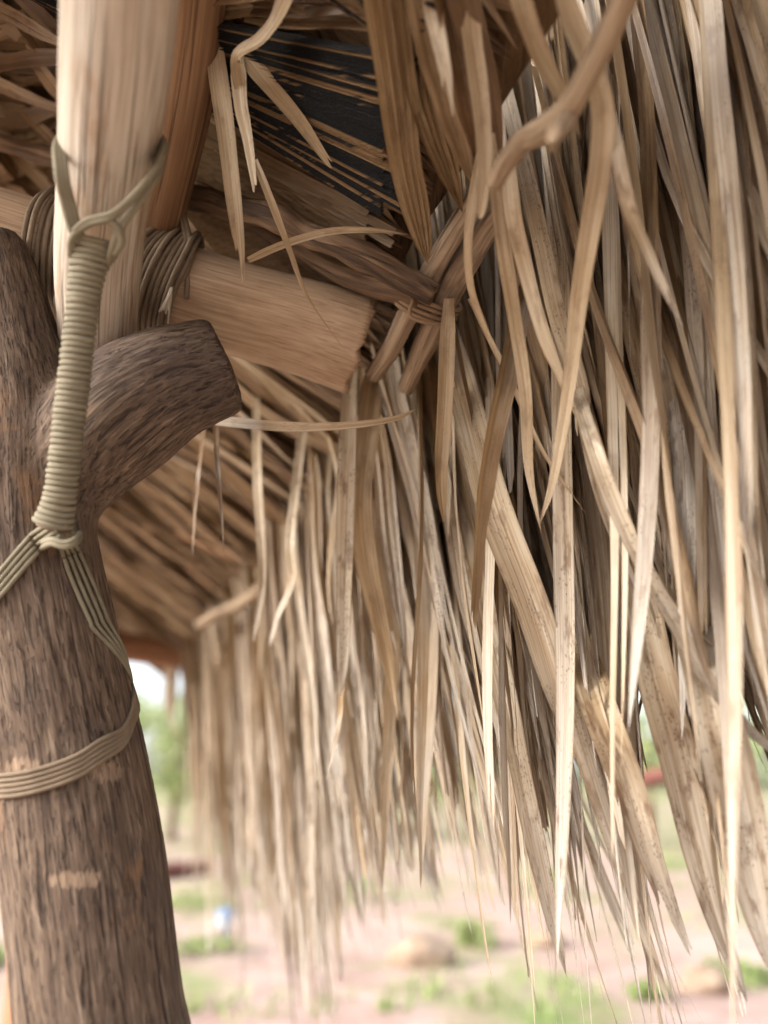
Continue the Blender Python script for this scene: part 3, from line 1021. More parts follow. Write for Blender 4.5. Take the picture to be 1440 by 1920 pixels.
tw = empty('twine_binding', W(800, 575, 1.02))
cxy = (W(775, 568, 1.025) + W(828, 576, 1.035)) / 2
coil(cxy, (W(862, 512, 1.06) - W(790, 660, 1.13)), .0405, .0235, 4.3, .0068, .0028, 'twine_turns', TWINE, tw, side=RT, steps=22, jit=.0012)
tube_obj('twine_end', [(W(775, 560, 0.995), .0024), (W(768, 590, 0.995), .0024), (W(790, 603, 1.000), .0024), (W(830, 608, 1.005), .0022), (W(850, 595, 1.005), .002)], TWINE, tw, n=20, nc=8)
tag(tw, 'brown twine turns tying the pair of sticks together', 'twine')

# ---- cord wraps round the beam -----------------------------------------
def beam_at(px):
    best, bi = 1e9, 0
    c = catmull([(*p, r) for p, r in beam_pts], 200)
    for i, q in enumerate(c):
        v_ = Vector(q[:3]) - CAM
        x = 720 + FPX * v_.x / v_.dot(FW)
        if abs(x - px) < best: best, bi = abs(x - px), i
    return Vector(c[bi][:3]), (Vector(c[min(bi + 1, 200)][:3]) - Vector(c[max(bi - 1, 0)][:3])).normalized(), c[bi][3]


def cord_wrap(px0, px1, nturn, lean, label, spread):
    p0, ax, r = beam_at(px0)
    p1, _, _ = beam_at(px1)
    t = empty('cord_wrap', (p0 + p1) / 2)
    up_ = Vector((0, 0, 1)); up_ = (up_ - ax * up_.dot(ax)).normalized()
    fr = ax.cross(up_)
    if fr.dot(FW) > 0: fr = -fr            # towards the viewer
    for i in range(nturn):
        k = i / (nturn - 1)
        c = p0.lerp(p1, k)
        pts = []
        rr = r + .0045 + (.004 if i % 4 == 1 else 0) + rnd.uniform(0, .0015)
        for j in range(37):
            a = 2 * math.pi * j / 36
            hgt = math.sin(a)               # 1 at the top of the beam
            front = math.cos(a)
            gather = 1 - spread * max(0, hgt) ** 1.5
            sh = ((k - .5) * (p1 - p0).length) * (gather - 1) + lean * hgt * .02
            top = 1 + .22 * max(0, hgt) ** 2
            pts.append(c + ax * sh + up_ * hgt * rr * top + fr * front * rr * 1.03)
        v, f, g = tube(pts, [.0036 + rnd.uniform(-.0002, .0002)] * len(pts), 8, caps=False, grain_off=i * .3)
        link('cord_turn', mesh('cord_turn', v, f, {'grain': ('POINT', 'FLOAT_VECTOR', g)}), CORD_DK, t)
    tag(t, label, 'cord')
    return t


cl = cord_wrap(62, 150, 8, -.3, 'dusky cord turns round the beam left of the pale pole', .35)
crw = cord_wrap(248, 352, 11, .5, 'dusky cord turns round the beam right of the pale pole', .38)
# head of the right wrap: turns round the brown pole's foot
hc = W(288, 408, 1.06)
coil(W(275, 415, 1.12), (bp[-1][0] - bp[-2][0]), .052, .052, 2.4, .008, .0042, 'neck_turns', CORD_DK, crw, side=RT, steps=30)
tube_obj('crossing_cord', [(W(338, 388, 1.06), .0036), (W(352, 430, 1.05), .0036), (W(358, 480, 1.03), .0036), (W(345, 520, 1.02), .003), (W(325, 535, 1.015), .0026)], CORD_DK, crw, n=30, nc=8)
tube_obj('crossing_cord', [(W(332, 390, 1.06), .0036), (W(345, 430, 1.05), .0036), (W(352, 490, 1.03), .0036), (W(350, 560, 1.02), .0036)], CORD_DK, crw, n=30, nc=8)
for i in range(7):
    a = W(322 + rnd.uniform(-2, 2), 538, 1.01)
    e = W(298 + i * 3.2, 585 + rnd.uniform(-8, 12) + (25 if i == 5 else 0), 1.0)
    tube_obj('frayed_strand', [(a, .0013), (a.lerp(e, .5) + Vector((rnd.uniform(-.002, .002), 0, .001)), .0014), (e, .0012)], FRAY, crw, n=10, nc=6)
for i in range(8):
    b0 = W(106 + i * 1.3, 548 + i * 9, .985)
    tube_obj('frayed_strand', [(b0, .002), (W(103 + i * 2.2, 566 + i * 8, .98), .0022), (W(110 + i * 2.6, 590 + i * 6, .985), .0018)], FRAY, cl, n=8, nc=6)

# ---- hanging whipped cord ----------------------------------------------
lash = empty('rope_lashing', W(130, 960, .80))
wp = [(W(176, 450, .800), .0215), (W(171, 472, .801), .0200), (W(163, 515, .803), .0165), (W(156, 565, .806), .0150), (W(145, 660, .810), .0147), (W(133, 760, .815), .0148), (W(121, 860, .820), .0145),
      (W(112, 930, .824), .0150), (W(105, 965, .827), .0175), (W(99, 988, .829), .0215)]
cw = catmull([(*p, r) for p, r in wp], 400)
v, f, g = tube([Vector(q[:3]) for q in cw[::8]], [q[3] * .80 for q in cw[::8]], 18)
link('core', mesh('core', v, f, {'grain': ('POINT', 'FLOAT_VECTOR', g)}), CORD_DK, lash)  # dark cylinder for the inner cords, added to block light between turns
S_ = np.concatenate([[0], np.cumsum(np.linalg.norm(np.diff(cw[:, :3], axis=0), axis=1))])
tot = S_[-1]
turns, stp = 48, 26
hp, hr = [], []
for i in range(turns * stp + 1):
    k = i / (turns * stp)
    q = np.array([np.interp(k * tot, S_, cw[:, j]) for j in range(4)])
    i2 = min(int(np.searchsorted(S_, k * tot)), 398)
    ax = Vector(cw[i2 + 1][:3] - cw[i2][:3]).normalized()
    sdv = (RT - ax * RT.dot(ax)).normalized()
    upv = ax.cross(sdv)
    a = 2 * math.pi * i / stp
    rr = q[3] - .0010 + .0011 * noise.noise(Vector((i / stp * .9, 0, 0)))
    wv_ = ax * (.0016 * noise.noise(Vector((i / stp * 1.7, 5, 0))))
    hp.append(Vector(q[:3]) + sdv * math.cos(a) * rr + upv * math.sin(a) * rr * .8 + wv_)
    hr.append(.0032 + .00035 * noise.noise(Vector((i / stp * 2.3, 9, 0))))
v, f, g = tube(hp, hr, 8)
link('whipping', mesh('whipping', v, f, {'grain': ('POINT', 'FLOAT_VECTOR', g)}), CORD, lash)


def cords(name, paths, r=.0034, mat=CORD, n=40):
    for p in paths:
        tube_obj(name, [(q, r) for q in p], mat, lash, n=n, nc=8)


def offs(pts, dx, dy, dd=0):
    return [W(px + dx, py + dy, d + dd) for px, py, d in pts]


# upper loop: round the pale pole, crossing in front, down into the whipping
L1 = [(205, 250, .86), (150, 235, .845), (108, 262, .79), (107, 320, .755), (118, 375, .765), (132, 425, .775), (146, 455, .785)]
cords('upper_loop', [offs(L1, k * 8, k * 1.5, .002 * k) for k in range(3)])
L2 = [(205, 270, .86), (270, 250, .845), (306, 262, .80), (300, 305, .775), (262, 355, .760), (215, 398, .762), (170, 412, .768), (138, 438, .778), (136, 470, .79)]
cords('upper_loop', [offs(L2, k * -4, k * 9, .002 * k) for k in range(2)])
L3 = [(306, 275, .80), (298, 325, .775), (262, 378, .768), (232, 420, .772), (222, 452, .782), (214, 482, .80)]
cords('upper_loop', [offs(L3, k * -6, k * 7, .002 * k) for k in range(3)])
L4 = [(140, 432, .775), (165, 412, .768), (195, 410, .766), (222, 428, .770), (228, 455, .78), (215, 476, .79)]
cords('upper_loop', [offs(L4, 0, k * 5, .003 * k) for k in range(1)])
# lower strands: left one leaves the frame, right one goes round the trunk
def surf_cords(name, pts, nk, dx, dy, mat=CORD, lift=.004, r=.0034, tail=None, head=None):
    for k in range(nk):
        q = []
        if head: q += [W(px + dx * k, py + dy * k, d) for px, py, d in head]
        c = catmull([(x, y) for x, y in pts], len(pts) * 3)
        h = [SURF(x + dx * k, y + dy * k, 0) for x, y in c]
        h = [h[0]] + [(h[i - 1] + h[i] * 2 + h[i + 1]) / 4 for i in range(1, len(h) - 1)] + [h[-1]]
        q += [p - (p - CAM).normalized() * lift for p in h]
        if tail: q += [W(px + dx * k, py + dy * k, d) for px, py, d in tail]
        tube_obj(name, [(p, r) for p in q], mat, lash, n=70, nc=8)


def edge_x(py):
    """column of the trunk's right silhouette in photo row py"""
    for px in range(420, 60, -2):
        if BV.ray_cast(CAM, ray(px, py).normalized())[0] is not None:
            return px
    return 200


def behind(py, out, back):
    x = edge_x(py)
    h = SURF(x - 3, py, 0)
    return (x + out, py, (h - CAM).dot(FW) + back)


surf_cords('lower_strand', [(60, 1002), (35, 1030), (8, 1062), (-20, 1095), (-48, 1128)], 4, 5.5, 9, head=[(96, 978, .815)], lift=.005, r=.0026)
for k in range(4):
    pp = [(118 + k * 9, 1040 - k * 4), (134 + k * 10, 1085 - k * 5), (154 + k * 10, 1132 - k * 5), (176 + k * 9, 1180 - k * 5)]
    surf_cords('lower_strand', pp, 1, 0, 0, head=[(104 + k * 6, 985, .818)], lift=.004, r=.0025,
               tail=[(edge_x(1225) - 14 + k * 4, 1225 - k * 4, (SURF(edge_x(1225) - 14 + k * 4, 1225, 0) - CAM).dot(FW) - .003), behind(1262 - k * 3, 2, .012), behind(1290 - k * 2, 1, .05)])
for k in range(5):
    e = edge_x(1330)
    pp = [(e - 8, 1330 + k * 8), (e - 24, 1366 + k * 8), (188, 1388 + k * 10), (150, 1414 + k * 10), (100, 1434 + k * 10), (50, 1448 + k * 10), (0, 1454 + k * 10), (-50, 1456 + k * 8)]
    surf_cords('lower_strand', pp, 1, 0, 0, mat=CORD_DK, head=[behind(1272 + k * 6, 1, .06), behind(1300 + k * 7, 3, .008)], lift=.004, r=.0026)
# the knot under the whipping
K1 = [(82, 1018, .83), (98, 1012, .815), (120, 1018, .812), (140, 1012, .815), (150, 1000, .83)]
cords('knot', [offs(K1, 0, k * 7, .002) for k in range(2)])
tag(lash, 'tan braided cord lashing, tightly whipped, hanging between pole and trunk', 'rope')

# ================================================================== ROOF AND THATCH
def lin(x, a, b, c, d):
    k = min(1, max(0, (x - a) / (b - a)))
    return c + (d - c) * k


# ---- thatch core: the opaque body of the roof, both slopes; the unseen one cut short to let light in -----------
def roof_core():
    m = NT('packed thatch')
    p = m.n('ShaderNodeTexCoord').outputs['Object']
    n = m.noise(m.vmul(p, (60, 9, 9)), 1, 5, .6)
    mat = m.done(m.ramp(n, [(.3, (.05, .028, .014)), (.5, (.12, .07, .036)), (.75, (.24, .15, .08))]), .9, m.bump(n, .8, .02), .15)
    us = np.linspace(-1.0, 4.4, 58)
    prof = []                          # o, z
    RID = 0.78
    for o in np.linspace(.05, -RID, 16): prof.append((o, roofz(o) + .035))
    for o in np.linspace(-RID - .06, -1.16, 6): prof.append((o, roofz(-2 * RID - o) + .03))
    up = [(o, z + .16) for o, z in reversed(prof)]
    ring = prof + up
    v, f = [], []
    for u in us:
        for o, z in ring:
            if o > -.12 and u < .5:
                o2 = max(-.13, o - lin(u, .1, .5, .09, 0)); z += SLOPE * (o - o2) * .6; o = o2 - .0004 * (z > roofz(o) + .1)
            k = .022 * noise.noise(Vector((u * 9, o * 7, z * 3)))
            v.append(EV(u, o, z + k))
    nr = len(ring)
    for i in range(len(us) - 1):
        for j in range(nr):
            f.append((i * nr + j, i * nr + (j + 1) % nr, (i + 1) * nr + (j + 1) % nr, (i + 1) * nr + j))
    f.append(tuple(range(nr))); f.append(tuple((len(us) - 1) * nr + j for j in reversed(range(nr))))
    return mesh('thatch_core', v, f), mat


roof = empty('thatch_roof', EV(0.8, -.6, roofz(-.6)))
tag(roof, 'brown palm-leaf roof underside sloping above beam and branch', 'roof')
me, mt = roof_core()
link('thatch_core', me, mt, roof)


# ---- pleated fan leaves ----------------------------------------------
def fan_leaf(name, apex, ends, npleat, mat, parent, amp=.006, off=.03, split=.8, rseed=1, tanp=None, tiplen=(.9, 1.1), sag=0.0):
    """apex, ends: photo columns/rows on the roof plane; a fan of pleats between the end rays"""
    R = random.Random(rseed)
    A = RP(*apex, off)
    E = [RP(*e, off) for e in ends]
    nrm = Vector((SLOPE * EO.x, SLOPE * EO.y, 1)).normalized()
    k = len(E) - 1
    cols_ = []
    for i in range(2 * npleat + 1):
        t = i / (2 * npleat) * k
        j = min(int(t), k - 1)
        cols_.append(E[j].lerp(E[j + 1], t - j))
    nr = 16
    lens = [R.uniform(*tiplen) for _ in range(npleat)]
    v, f, st, sr = [], [], [], []
    idx = {}
    for i, e in enumerate(cols_):
        for r in range(nr + 1):
            q = r / nr
            z = amp * (1 if i % 2 else -1) * min(1, q * 1.6 + .15)
            p = A.lerp(e, q) - nrm * (z + sag * q * q) + nrm * .004 * noise.noise(Vector((i * .31 + rseed, q * 4, 0)))
            idx[(i, r)] = len(v); v.append(p)
            st.append(((e - A).length * q * i * .02, (e - A).length * q, .5))
    fr = []
    for pl in range(npleat):
        pr = R.random() if tanp is None else (0.9 if R.random() < tanp else R.uniform(0, .55))
        last = max(4, int(nr * min(1, lens[pl])))
        for s_ in (0, 1):
            i = 2 * pl + s_
            for r in range(last):
                f.append((idx[(i, r)], idx[(i + 1, r)], idx[(i + 1, r + 1)], idx[(i, r + 1)]))
                fr.append((pr, r / nr, .95 if s_ else .35))
    me = mesh(name, v, f, {'st': ('POINT', 'FLOAT_VECTOR', st), 'sr': ('FACE', 'FLOAT_VECTOR', fr)}, smooth=False)
    return link(name, me, mat, parent)


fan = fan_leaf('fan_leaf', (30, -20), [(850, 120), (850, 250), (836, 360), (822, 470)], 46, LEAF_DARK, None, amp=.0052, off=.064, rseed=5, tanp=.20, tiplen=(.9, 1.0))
tag(fan, 'mould-blackened pleated palm leaf spread under the roof above the beam', 'palm leaf')
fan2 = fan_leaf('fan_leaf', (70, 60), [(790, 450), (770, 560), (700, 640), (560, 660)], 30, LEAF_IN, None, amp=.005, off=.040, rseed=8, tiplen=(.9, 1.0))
tag(fan2, 'brown pleated palm leaf fanning out behind the knotty branch', 'palm leaf')
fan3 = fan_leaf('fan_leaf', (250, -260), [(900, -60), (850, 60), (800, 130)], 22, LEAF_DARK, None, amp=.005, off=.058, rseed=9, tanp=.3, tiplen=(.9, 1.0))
tag(fan3, 'dark pleated palm leaf at top edge above the blackened one', 'palm leaf')


# ---- leaves lying along the underside of the roof ----------------------
def under_strip(u, o0, o1, off, yaw, width, **kw):
    pts = []
    for k in (0, .33, .66, 1):
        o = o0 + (o1 - o0) * k
        pts.append(EV(u + yaw * (o - o0) + .01 * rnd.gauss(0, 1), o, roofz(o) - off - .01 * rnd.random() - .012 * math.sin(k * 3.14)))
    return strip(pts, width, Vector((-SLOPE * EO.x * .6, -SLOPE * EO.y * .6, -1)), twist=(rnd.uniform(-.5, .5), rnd.uniform(-.5, .5)), n=12, cols=2,
                 fingers=1, root=.8, **kw)


acc_in = Acc()
cands = []
for i in range(900):
    u = rnd.uniform(-.95, 3.9)
    o0 = rnd.uniform(-.84, -.25)
    ln = rnd.uniform(.45, .9)
    d = under_strip(u, o0, min(o0 + ln, lin(u, .0, .3, -.06, .06)), rnd.uniform(-.012, .010), rnd.gauss(0, .16), rnd.uniform(.009, .019), v0=.0, v1=.45)
    acc_in.add(d)
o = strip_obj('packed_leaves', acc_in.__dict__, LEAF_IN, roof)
o['kind'] = 'stuff'


def proj(p):
    q = Vector(p) - CAM
    d = q.dot(FW)
    return 720 + FPX * q.x / d, 960 - FPX * q.dot(UP) / d, d


# individually visible under-roof leaves
nin = 0
for i in range(700):
    u = rnd.uniform(.1, 3.4)
    o0 = rnd.uniform(-.7, -.15)
    ln = rnd.uniform(.35, .65)
    o1 = min(o0 + ln, .08)
    a = proj(EV(u, (o0 + o1) / 2, roofz((o0 + o1) / 2)))
    if not (200 < a[0] < 800 and 480 < a[1] < 1160) or nin >= 170:
        continue
    if a[1] < 640 and a[0] < 720: continue
    d = under_strip(u, o0, o1, rnd.uniform(.012, .045), rnd.gauss(0, .22), rnd.uniform(.008, .017), v0=.0, v1=.6)
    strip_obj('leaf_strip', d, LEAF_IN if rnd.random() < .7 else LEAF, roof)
    nin += 1
# upper-left tangle
for i in range(46):
    px, py = rnd.uniform(-60, 120), rnd.uniform(-60, 400)
    an = rnd.uniform(-.5, 1.0)
    L = rnd.uniform(60, 190)
    of = rnd.uniform(.0, .05)
    P_ = [RP(px - math.cos(an) * L, py - math.sin(an) * L, of), RP(px, py + rnd.uniform(-15, 15), of + .02), RP(px + math.cos(an) * L, py + math.sin(an) * L, of)]
    d = strip(P_, rnd.uniform(.007, .016), -FW, twist=(rnd.uniform(-1, 1), rnd.uniform(-1, 1)), n=12, cols=2, wob=.01)
    strip_obj('leaf_strip', d, LEAF_IN, roof)
for i in range(16):
    px, py = rnd.uniform(430, 720), rnd.uniform(-40, 60)
    an = rnd.uniform(-.1, .5)
    L = rnd.uniform(90, 200)
    of = rnd.uniform(.02, .06)
    P_ = [RP(px - math.cos(an) * L, py - math.sin(an) * L, of), RP(px, py + rnd.uniform(-10, 10), of), RP(px + math.cos(an) * L, py + math.sin(an) * L, of)]
    strip_obj('leaf_strip', strip(P_, rnd.uniform(.006, .014), -FW, twist=(rnd.uniform(-.6, .6), rnd.uniform(-1, 1)), n=12, cols=2, wob=.01), LEAF_IN, roof)


# ---- hanging curtain of leaves at the eave ---------------------------
def hang(u, o0, drop, outw, du, width, **kw):
    if u < .22:                              # near the viewer the leaves hang from the course above
        zt = rnd.uniform(.98, 1.18)
        P0 = EV(u - du * .1, o0 - .03 - .03 * rnd.random(), zt)
        z0 = min(roofz(o0), .62)
        P1 = EV(u, o0 - .02, .66)
    else:
        z0 = roofz(o0) + rnd.uniform(-.02, .02)
        P0 = EV(u - du * .15, o0 - .07, z0 + .09)
        P1 = EV(u, o0, z0)
    du += .13 * drop * lin(u, -.5, .05, 1, 0)
    kink = rnd.gauss(0, .045) if rnd.random() < .09 else 0
    P2 = EV(u + du * .25 + kink, o0 + outw * .30, z0 - drop * .33)
    P3 = EV(u + du * .62 - kink * .3, o0 + outw * .66, z0 - drop * .68)
    P4 = EV(u + du, o0 + outw, z0 - drop)
    tw0 = rnd.gauss(0, .45)
    return strip([P0, P1, P2, P3, P4], width, FACE_IN, twist=(tw0, tw0 + rnd.gauss(0, .65)), **kw)


GAPS = [[(1198, 1260), (1206, 1310), (1240, 1470), (1322, 1700), (1385, 1925), (1305, 1925), (1270, 1790), (1240, 1560), (1204, 1400)],
        [(225, 1262), (372, 1262), (392, 1400), (425, 1560), (500, 1730), (560, 1900), (300, 1900)],
        [(1150, 1330), (1165, 1330), (1170, 1420), (1158, 1400)],
        [(660, 1780), (960, 1720), (1010, 1930), (640, 1930)], [(1372, 1480), (1470, 1440), (1470, 1940), (1400, 1940)]]


def in_gap(px, py):
    for g in GAPS:
        c = False
        for (x1, y1), (x2, y2) in zip(g, g[1:] + g[:1]):
            if (y1 > py) != (y2 > py) and px < (x2 - x1) * (py - y1) / (y2 - y1) + x1:
                c = not c
        if c:
            return True
    return False


def clear(d):
    for p in d['v'][::3]:
        x, y, z = proj(p)
        if z > 0 and in_gap(x, y):
            return False
    return True


def random_hang(u, layer):
    """a hanging leaf that leaves the bright openings of the fringe free"""
    for _ in range(8):
        d = one_hang(u, layer)
        if clear(d) or (u > .9 and rnd.random() < .06):
            return d
        u += rnd.uniform(-.05, .05)
        layer = max(0, layer + rnd.uniform(-.6, .4))
    return None


def one_hang(u, layer):
    """layer 0 = innermost"""
    o0 = lin(u, -.6, .2, .30, -.01) + .035 * layer + rnd.uniform(-.03, .03)
    drop = rnd.uniform(.50, .95) - .03 * layer
    if rnd.random() < .25: drop *= rnd.uniform(.45, .8)
    outw = drop * (lin(u, -.55, .0, .02, .15) * rnd.uniform(.4, 1.4) if rnd.random() < .78 else lin(u, -.45, .05, .10, .38) * rnd.uniform(.8, 1.15))
    if u > .45:
        drop += min(.32, (u - .45) * .26)
        outw = drop * rnd.uniform(.06, .24)
    if .22 < u < .75:                       # the shorter bay left of the long bunch
        drop *= .88
    wd = rnd.choice((.003, .005, .008, .011, .013, .015, .017, .019, .021)) * rnd.uniform(.85, 1.15)
    fing = 1 if wd < .010 else rnd.choice((1, 1, 2, 2, 3, 4))
    big = wd > .012
    return hang(u, o0, drop, outw, rnd.gauss(0, .05), wd, fold=rnd.uniform(.1, .7), curl=rnd.uniform(0, .5), n=24, cols=(6 if fing != 4 else 4) if big else 2, fingers=fing,
                tip='point' if rnd.random() < .5 else 'torn', taper=rnd.uniform(1.0, 2.6), wob=.017, split=rnd.uniform(.35, .85), root=rnd.uniform(.7, 1.0),
                pleat=rnd.choice((0, 0, .08, .14)) if big else 0, r1=rnd.random() ** (1.15 if u < .5 else 2.3))


th_near = empty('hanging_thatch', EV(-.1, .1, EZ))
tag(th_near, 'long tan palm leaves hanging from the near eave on the right', 'thatch')
th_far = empty('hanging_thatch', EV(1.6, .1, EZ))
tag(th_far, 'blurred palm-leaf fringe hanging from the far eave left of centre', 'thatch')

for i in range(195):
    u = rnd.uniform(-.80, .55)
    d = random_hang(u, rnd.choice((0, 1, 1, 2, 3)))
    if d: strip_obj('leaf_strip', d, LEAF, th_near)
for i in range(36):                       # inner leaves dropping straight off the underside
    u = rnd.uniform(-.34, .22)
    o0 = lin(u, -.6, .2, .13, -.03) + rnd.uniform(-.02, .09)
    drop = rnd.uniform(.22, .62)
    du = rnd.gauss(0, .035)
    ow = drop * rnd.uniform(.0, .16) + .02
    z0 = roofz(o0)
    P_ = [EV(u, o0 - .05, z0 + .26), EV(u, o0 - .005, z0 - .02), EV(u + du * .4, o0 + ow * .5, z0 - drop * .45), EV(u + du * .8, o0 + ow * .8, z0 - drop * .75), EV(u + du, o0 + ow, z0 - drop)]
    x_, y_, _z = proj(P_[-1])
    if x_ < 850 or (y_ > 1000 and rnd.random() < .6):
        continue
    t0 = rnd.gauss(0, .5)
    d = strip(P_, rnd.choice((.005, .008, .011, .014, .017)), FACE_IN, twist=(t0, t0 + rnd.gauss(0, .8)), fold=rnd.uniform(.2, .7), curl=rnd.uniform(0, .5), n=20, cols=4,
              fingers=rnd.choice((1, 1, 2)), taper=rnd.uniform(1.2, 2.4), wob=.02, root=.9, tip='point' if rnd.random() < .5 else 'torn', v1=.55, r1=rnd.random() * .75)
    if clear(d):
        strip_obj('leaf_strip', d, LEAF, th_near)
for i in range(72):                       # upper course: big blades hanging straight from above
    u = rnd.uniform(-.85, .12)
    o0 = lin(u, -.7, .1, .27, .03) + rnd.uniform(-.04, .08)
    z0 = rnd.uniform(.98, 1.18)
    drop = rnd.uniform(.70, 1.32)
    du = rnd.gauss(0, .04) + .14 * drop * lin(u, -.5, .05, 1, 0)
    ow = drop * rnd.uniform(-.06, .06)
    P_ = [EV(u, o0 - .03, z0), EV(u + du * .3, o0 + ow * .3, z0 - drop * .33), EV(u + du * .6, o0 + ow * .62, z0 - drop * .66), EV(u + du, o0 + ow, z0 - drop)]
    t0 = rnd.gauss(0, .45)
    d = strip(P_, rnd.uniform(.010, .021), FACE_IN, twist=(t0, t0 + rnd.gauss(0, .5)), fold=rnd.uniform(.2, .7), curl=rnd.uniform(0, .5), n=22, cols=4,
              fingers=rnd.choice((1, 1, 1, 2)), taper=rnd.uniform(1.2, 2.4), wob=.015, root=.9, tip='point' if rnd.random() < .6 else 'torn')
    if clear(d):
        strip_obj('leaf_strip', d, LEAF, th_near)
acc = Acc()
for i in range(270):
    u = rnd.uniform(-1.1, .25)
    o0 = lin(u, -.7, .2, .36, .10) + rnd.uniform(-.04, .08)
    z0 = rnd.uniform(.98, 1.18)
    drop = rnd.uniform(.7, 1.25)
    ow = drop * rnd.uniform(.0, .2)
    P_ = [EV(u, o0 - .03, z0), EV(u, o0 + ow * .3, z0 - drop * .33), EV(u, o0 + ow * .62, z0 - drop * .66), EV(u + rnd.gauss(0, .04) + .12 * drop * lin(u, -.5, .05, 1, 0), o0 + ow, z0 - drop)]
    d = strip(P_, rnd.uniform(.012, .021), FACE_IN, twist=(rnd.gauss(0, .4), rnd.gauss(0, .6)), fold=.4, n=14, cols=2, taper=2, wob=.02, root=.8)
    if clear(d):
        acc.add(d)
for i in range(760):
    d = random_hang(rnd.uniform(-1.0, .7), rnd.uniform(1.5, 4.5))
    if d: acc.add(d)
strip_obj('leaf_mass', acc.__dict__, LEAF, th_near)['kind'] = 'stuff'
for i in range(235):
    u = rnd.uniform(.45, 2.9)
    d = random_hang(u, rnd.uniform(0, 3))
    if d: strip_obj('leaf_strip', d, LEAF, th_far)
acc = Acc()
for i in range(900):
    d = random_hang(rnd.uniform(.45, 3.1), rnd.uniform(.5, 4))
    if d: acc.add(d)
strip_obj('leaf_mass', acc.__dict__, LEAF, th_far)['kind'] = 'stuff'

# ---- far end of the shelter ------------------------------------------
fb = tube_obj('beam', [(W(120, 1195, 3.7), .07), (W(300, 1222, 3.9), .07), (W(360, 1228, 4.0), .065)], FAR_WOOD, n=12, nc=16)
tag(fb, 'blurred reddish beam end of the far side, right of trunk', 'beam')
fp_top, fp_bot = W(172, 940, 3.7), None
b0 = W(172, 940, 3.7)
fpost = tube_obj('far_post', [(Vector((b0.x + .02, b0.y, -.05)), .10), (Vector((b0.x + .01, b0.y, 1.2)), .10), (b0, .095), (b0 + Vector((0, 0, .3)), .09)], FAR_WOOD, n=12, nc=16)
tag(fpost, 'far orange-brown post mostly hidden behind the forked trunk', 'post')
th_end = empty('hanging_thatch', W(360, 1240, 4.1))
tag(th_end, 'small blurred clump of leaves hanging beside the bright gap at left', 'thatch')
for i in range(34):
    px = rnd.uniform(318, 420)
    d_ = rnd.uniform(3.9, 4.3)
    L = rnd.uniform(60, 170)
    P_ = [W(px - 20, 1195, d_), W(px - 6, 1240, d_), W(px + rnd.uniform(-8, 12), 1240 + L * .5, d_), W(px + rnd.uniform(-10, 22), 1240 + L, d_)]
    strip_obj('leaf_strip', strip(P_, rnd.uniform(.012, .022), -FW, twist=(rnd.uniform(-1, 1), rnd.uniform(-1, 1)), n=10, cols=2, wob=.02), LEAF, th_end)

# ---- loose leaves that can be singled out ------------------------------
LOOSE = 'loose leaf strips hanging among the thatch'


def loose(label, pts, width, mat=LEAF, twist=(0, 0), r1=None, r2=.5, **kw):
    P_ = [W(*p) if p[2] > 0 else RP(p[0], p[1], -p[2]) for p in pts]
    if pts[0][1] > 600:
        (x0, y0, d0), (x1, y1, d1) = pts[0], pts[1]
        P_[0] = W(x0, y0, d0 + .09)
        P_.insert(0, W(x0 - (x1 - x0) * 1.5, y0 - (y1 - y0) * 1.5, d0 + .26))
        kw['root'] = .45
    d = strip(P_, width, -FW, twist=twist, r1=r1, r2=r2, **kw)
    o = strip_obj('loose_leaf', d, mat)
    tag(o, label, 'leaf', LOOSE)
    return o


loose('snapped tan leaf strip with two-pronged tip hanging over the branch',
      [(398, 60, -.06), (408, 130, .915), (424, 250, .915), (436, 360, .92), (445, 450, .925), (450, 535, .93)], .0105, fingers=2, split=.82, tip='torn', n=24, r1=.62, root=.9, fold=.15, taper=3, v1=.3)
loose('kinked leaf strip folded sharply down from the top edge',
      [(560, -90, -.05), (545, -20, -.07), (522, 35, -.085), (490, 78, -.095), (455, 97, -.10), (446, 112, -.10), (448, 155, -.10), (457, 205, -.105)], .0105, n=30, r1=.55, tip='torn', twist=(.5, -.3), fold=.3, v1=.3)
loose('short pale leaf strip bent down from the kinked strip',
      [(446, 110, .90), (452, 195, .90), (465, 260, .905), (478, 345, .91)], .009, n=16, r1=.75, tip='torn', twist=(.2, .5), v1=.35)
loose('narrow leaf strip slanting right from the kinked strip across dark leaf',
      [(456, 98, .90), (505, 160, .90), (560, 225, .91), (612, 300, .92)], .010, n=16, r1=.5, tip='torn', twist=(.3, .1), v1=.3)
loose('long thin leaf thread curving down over the pale beam',
      [(478, 300, .92), (512, 385, .92), (545, 470, .93), (580, 560, .95), (655, 668, .98)], .0048, n=30, r1=.5, twist=(0, 1.2), taper=.9, fold=.4, v1=.4)
loose('arched thin leaf strip bowing across the knotty branch',
      [(465, 487, .97), (530, 458, .965), (610, 435, .96), (690, 431, .965), (768, 440, .99)], .0052, n=24, r1=.7, twist=(.9, .3), taper=1.2, v1=.6)
loose('long pale leaf strip stretched sideways below the beam end',
      [(425, 790, .985), (500, 797, .985), (580, 800, .985), (670, 795, .99), (745, 783, 1.0), (782, 765, 1.01)], .0066, n=26, r1=.78, twist=(.2, .9), taper=1.5, v1=.6)
loose('large pleated leaf strip falling from top centre towards the twine',
      [(706, -120, -.075), (730, 60, -.075), (746, 180, -.08), (762, 310, -.08), (787, 430, -.075), (802, 495, -.07)], .0195, n=26, cols=10, fingers=1, r1=.42, twist=(.3, -.1), fold=.4, v1=.3, pleat=.16)
loose('second pleated brown leaf strip right of the large one at top centre',
      [(750, -120, -.06), (778, 80, -.06), (795, 200, -.065), (832, 310, -.06), (868, 400, -.05)], .0175, n=26, cols=10, fingers=1, r1=.36, twist=(-.2, .1), fold=.5, v1=.3, pleat=.18)
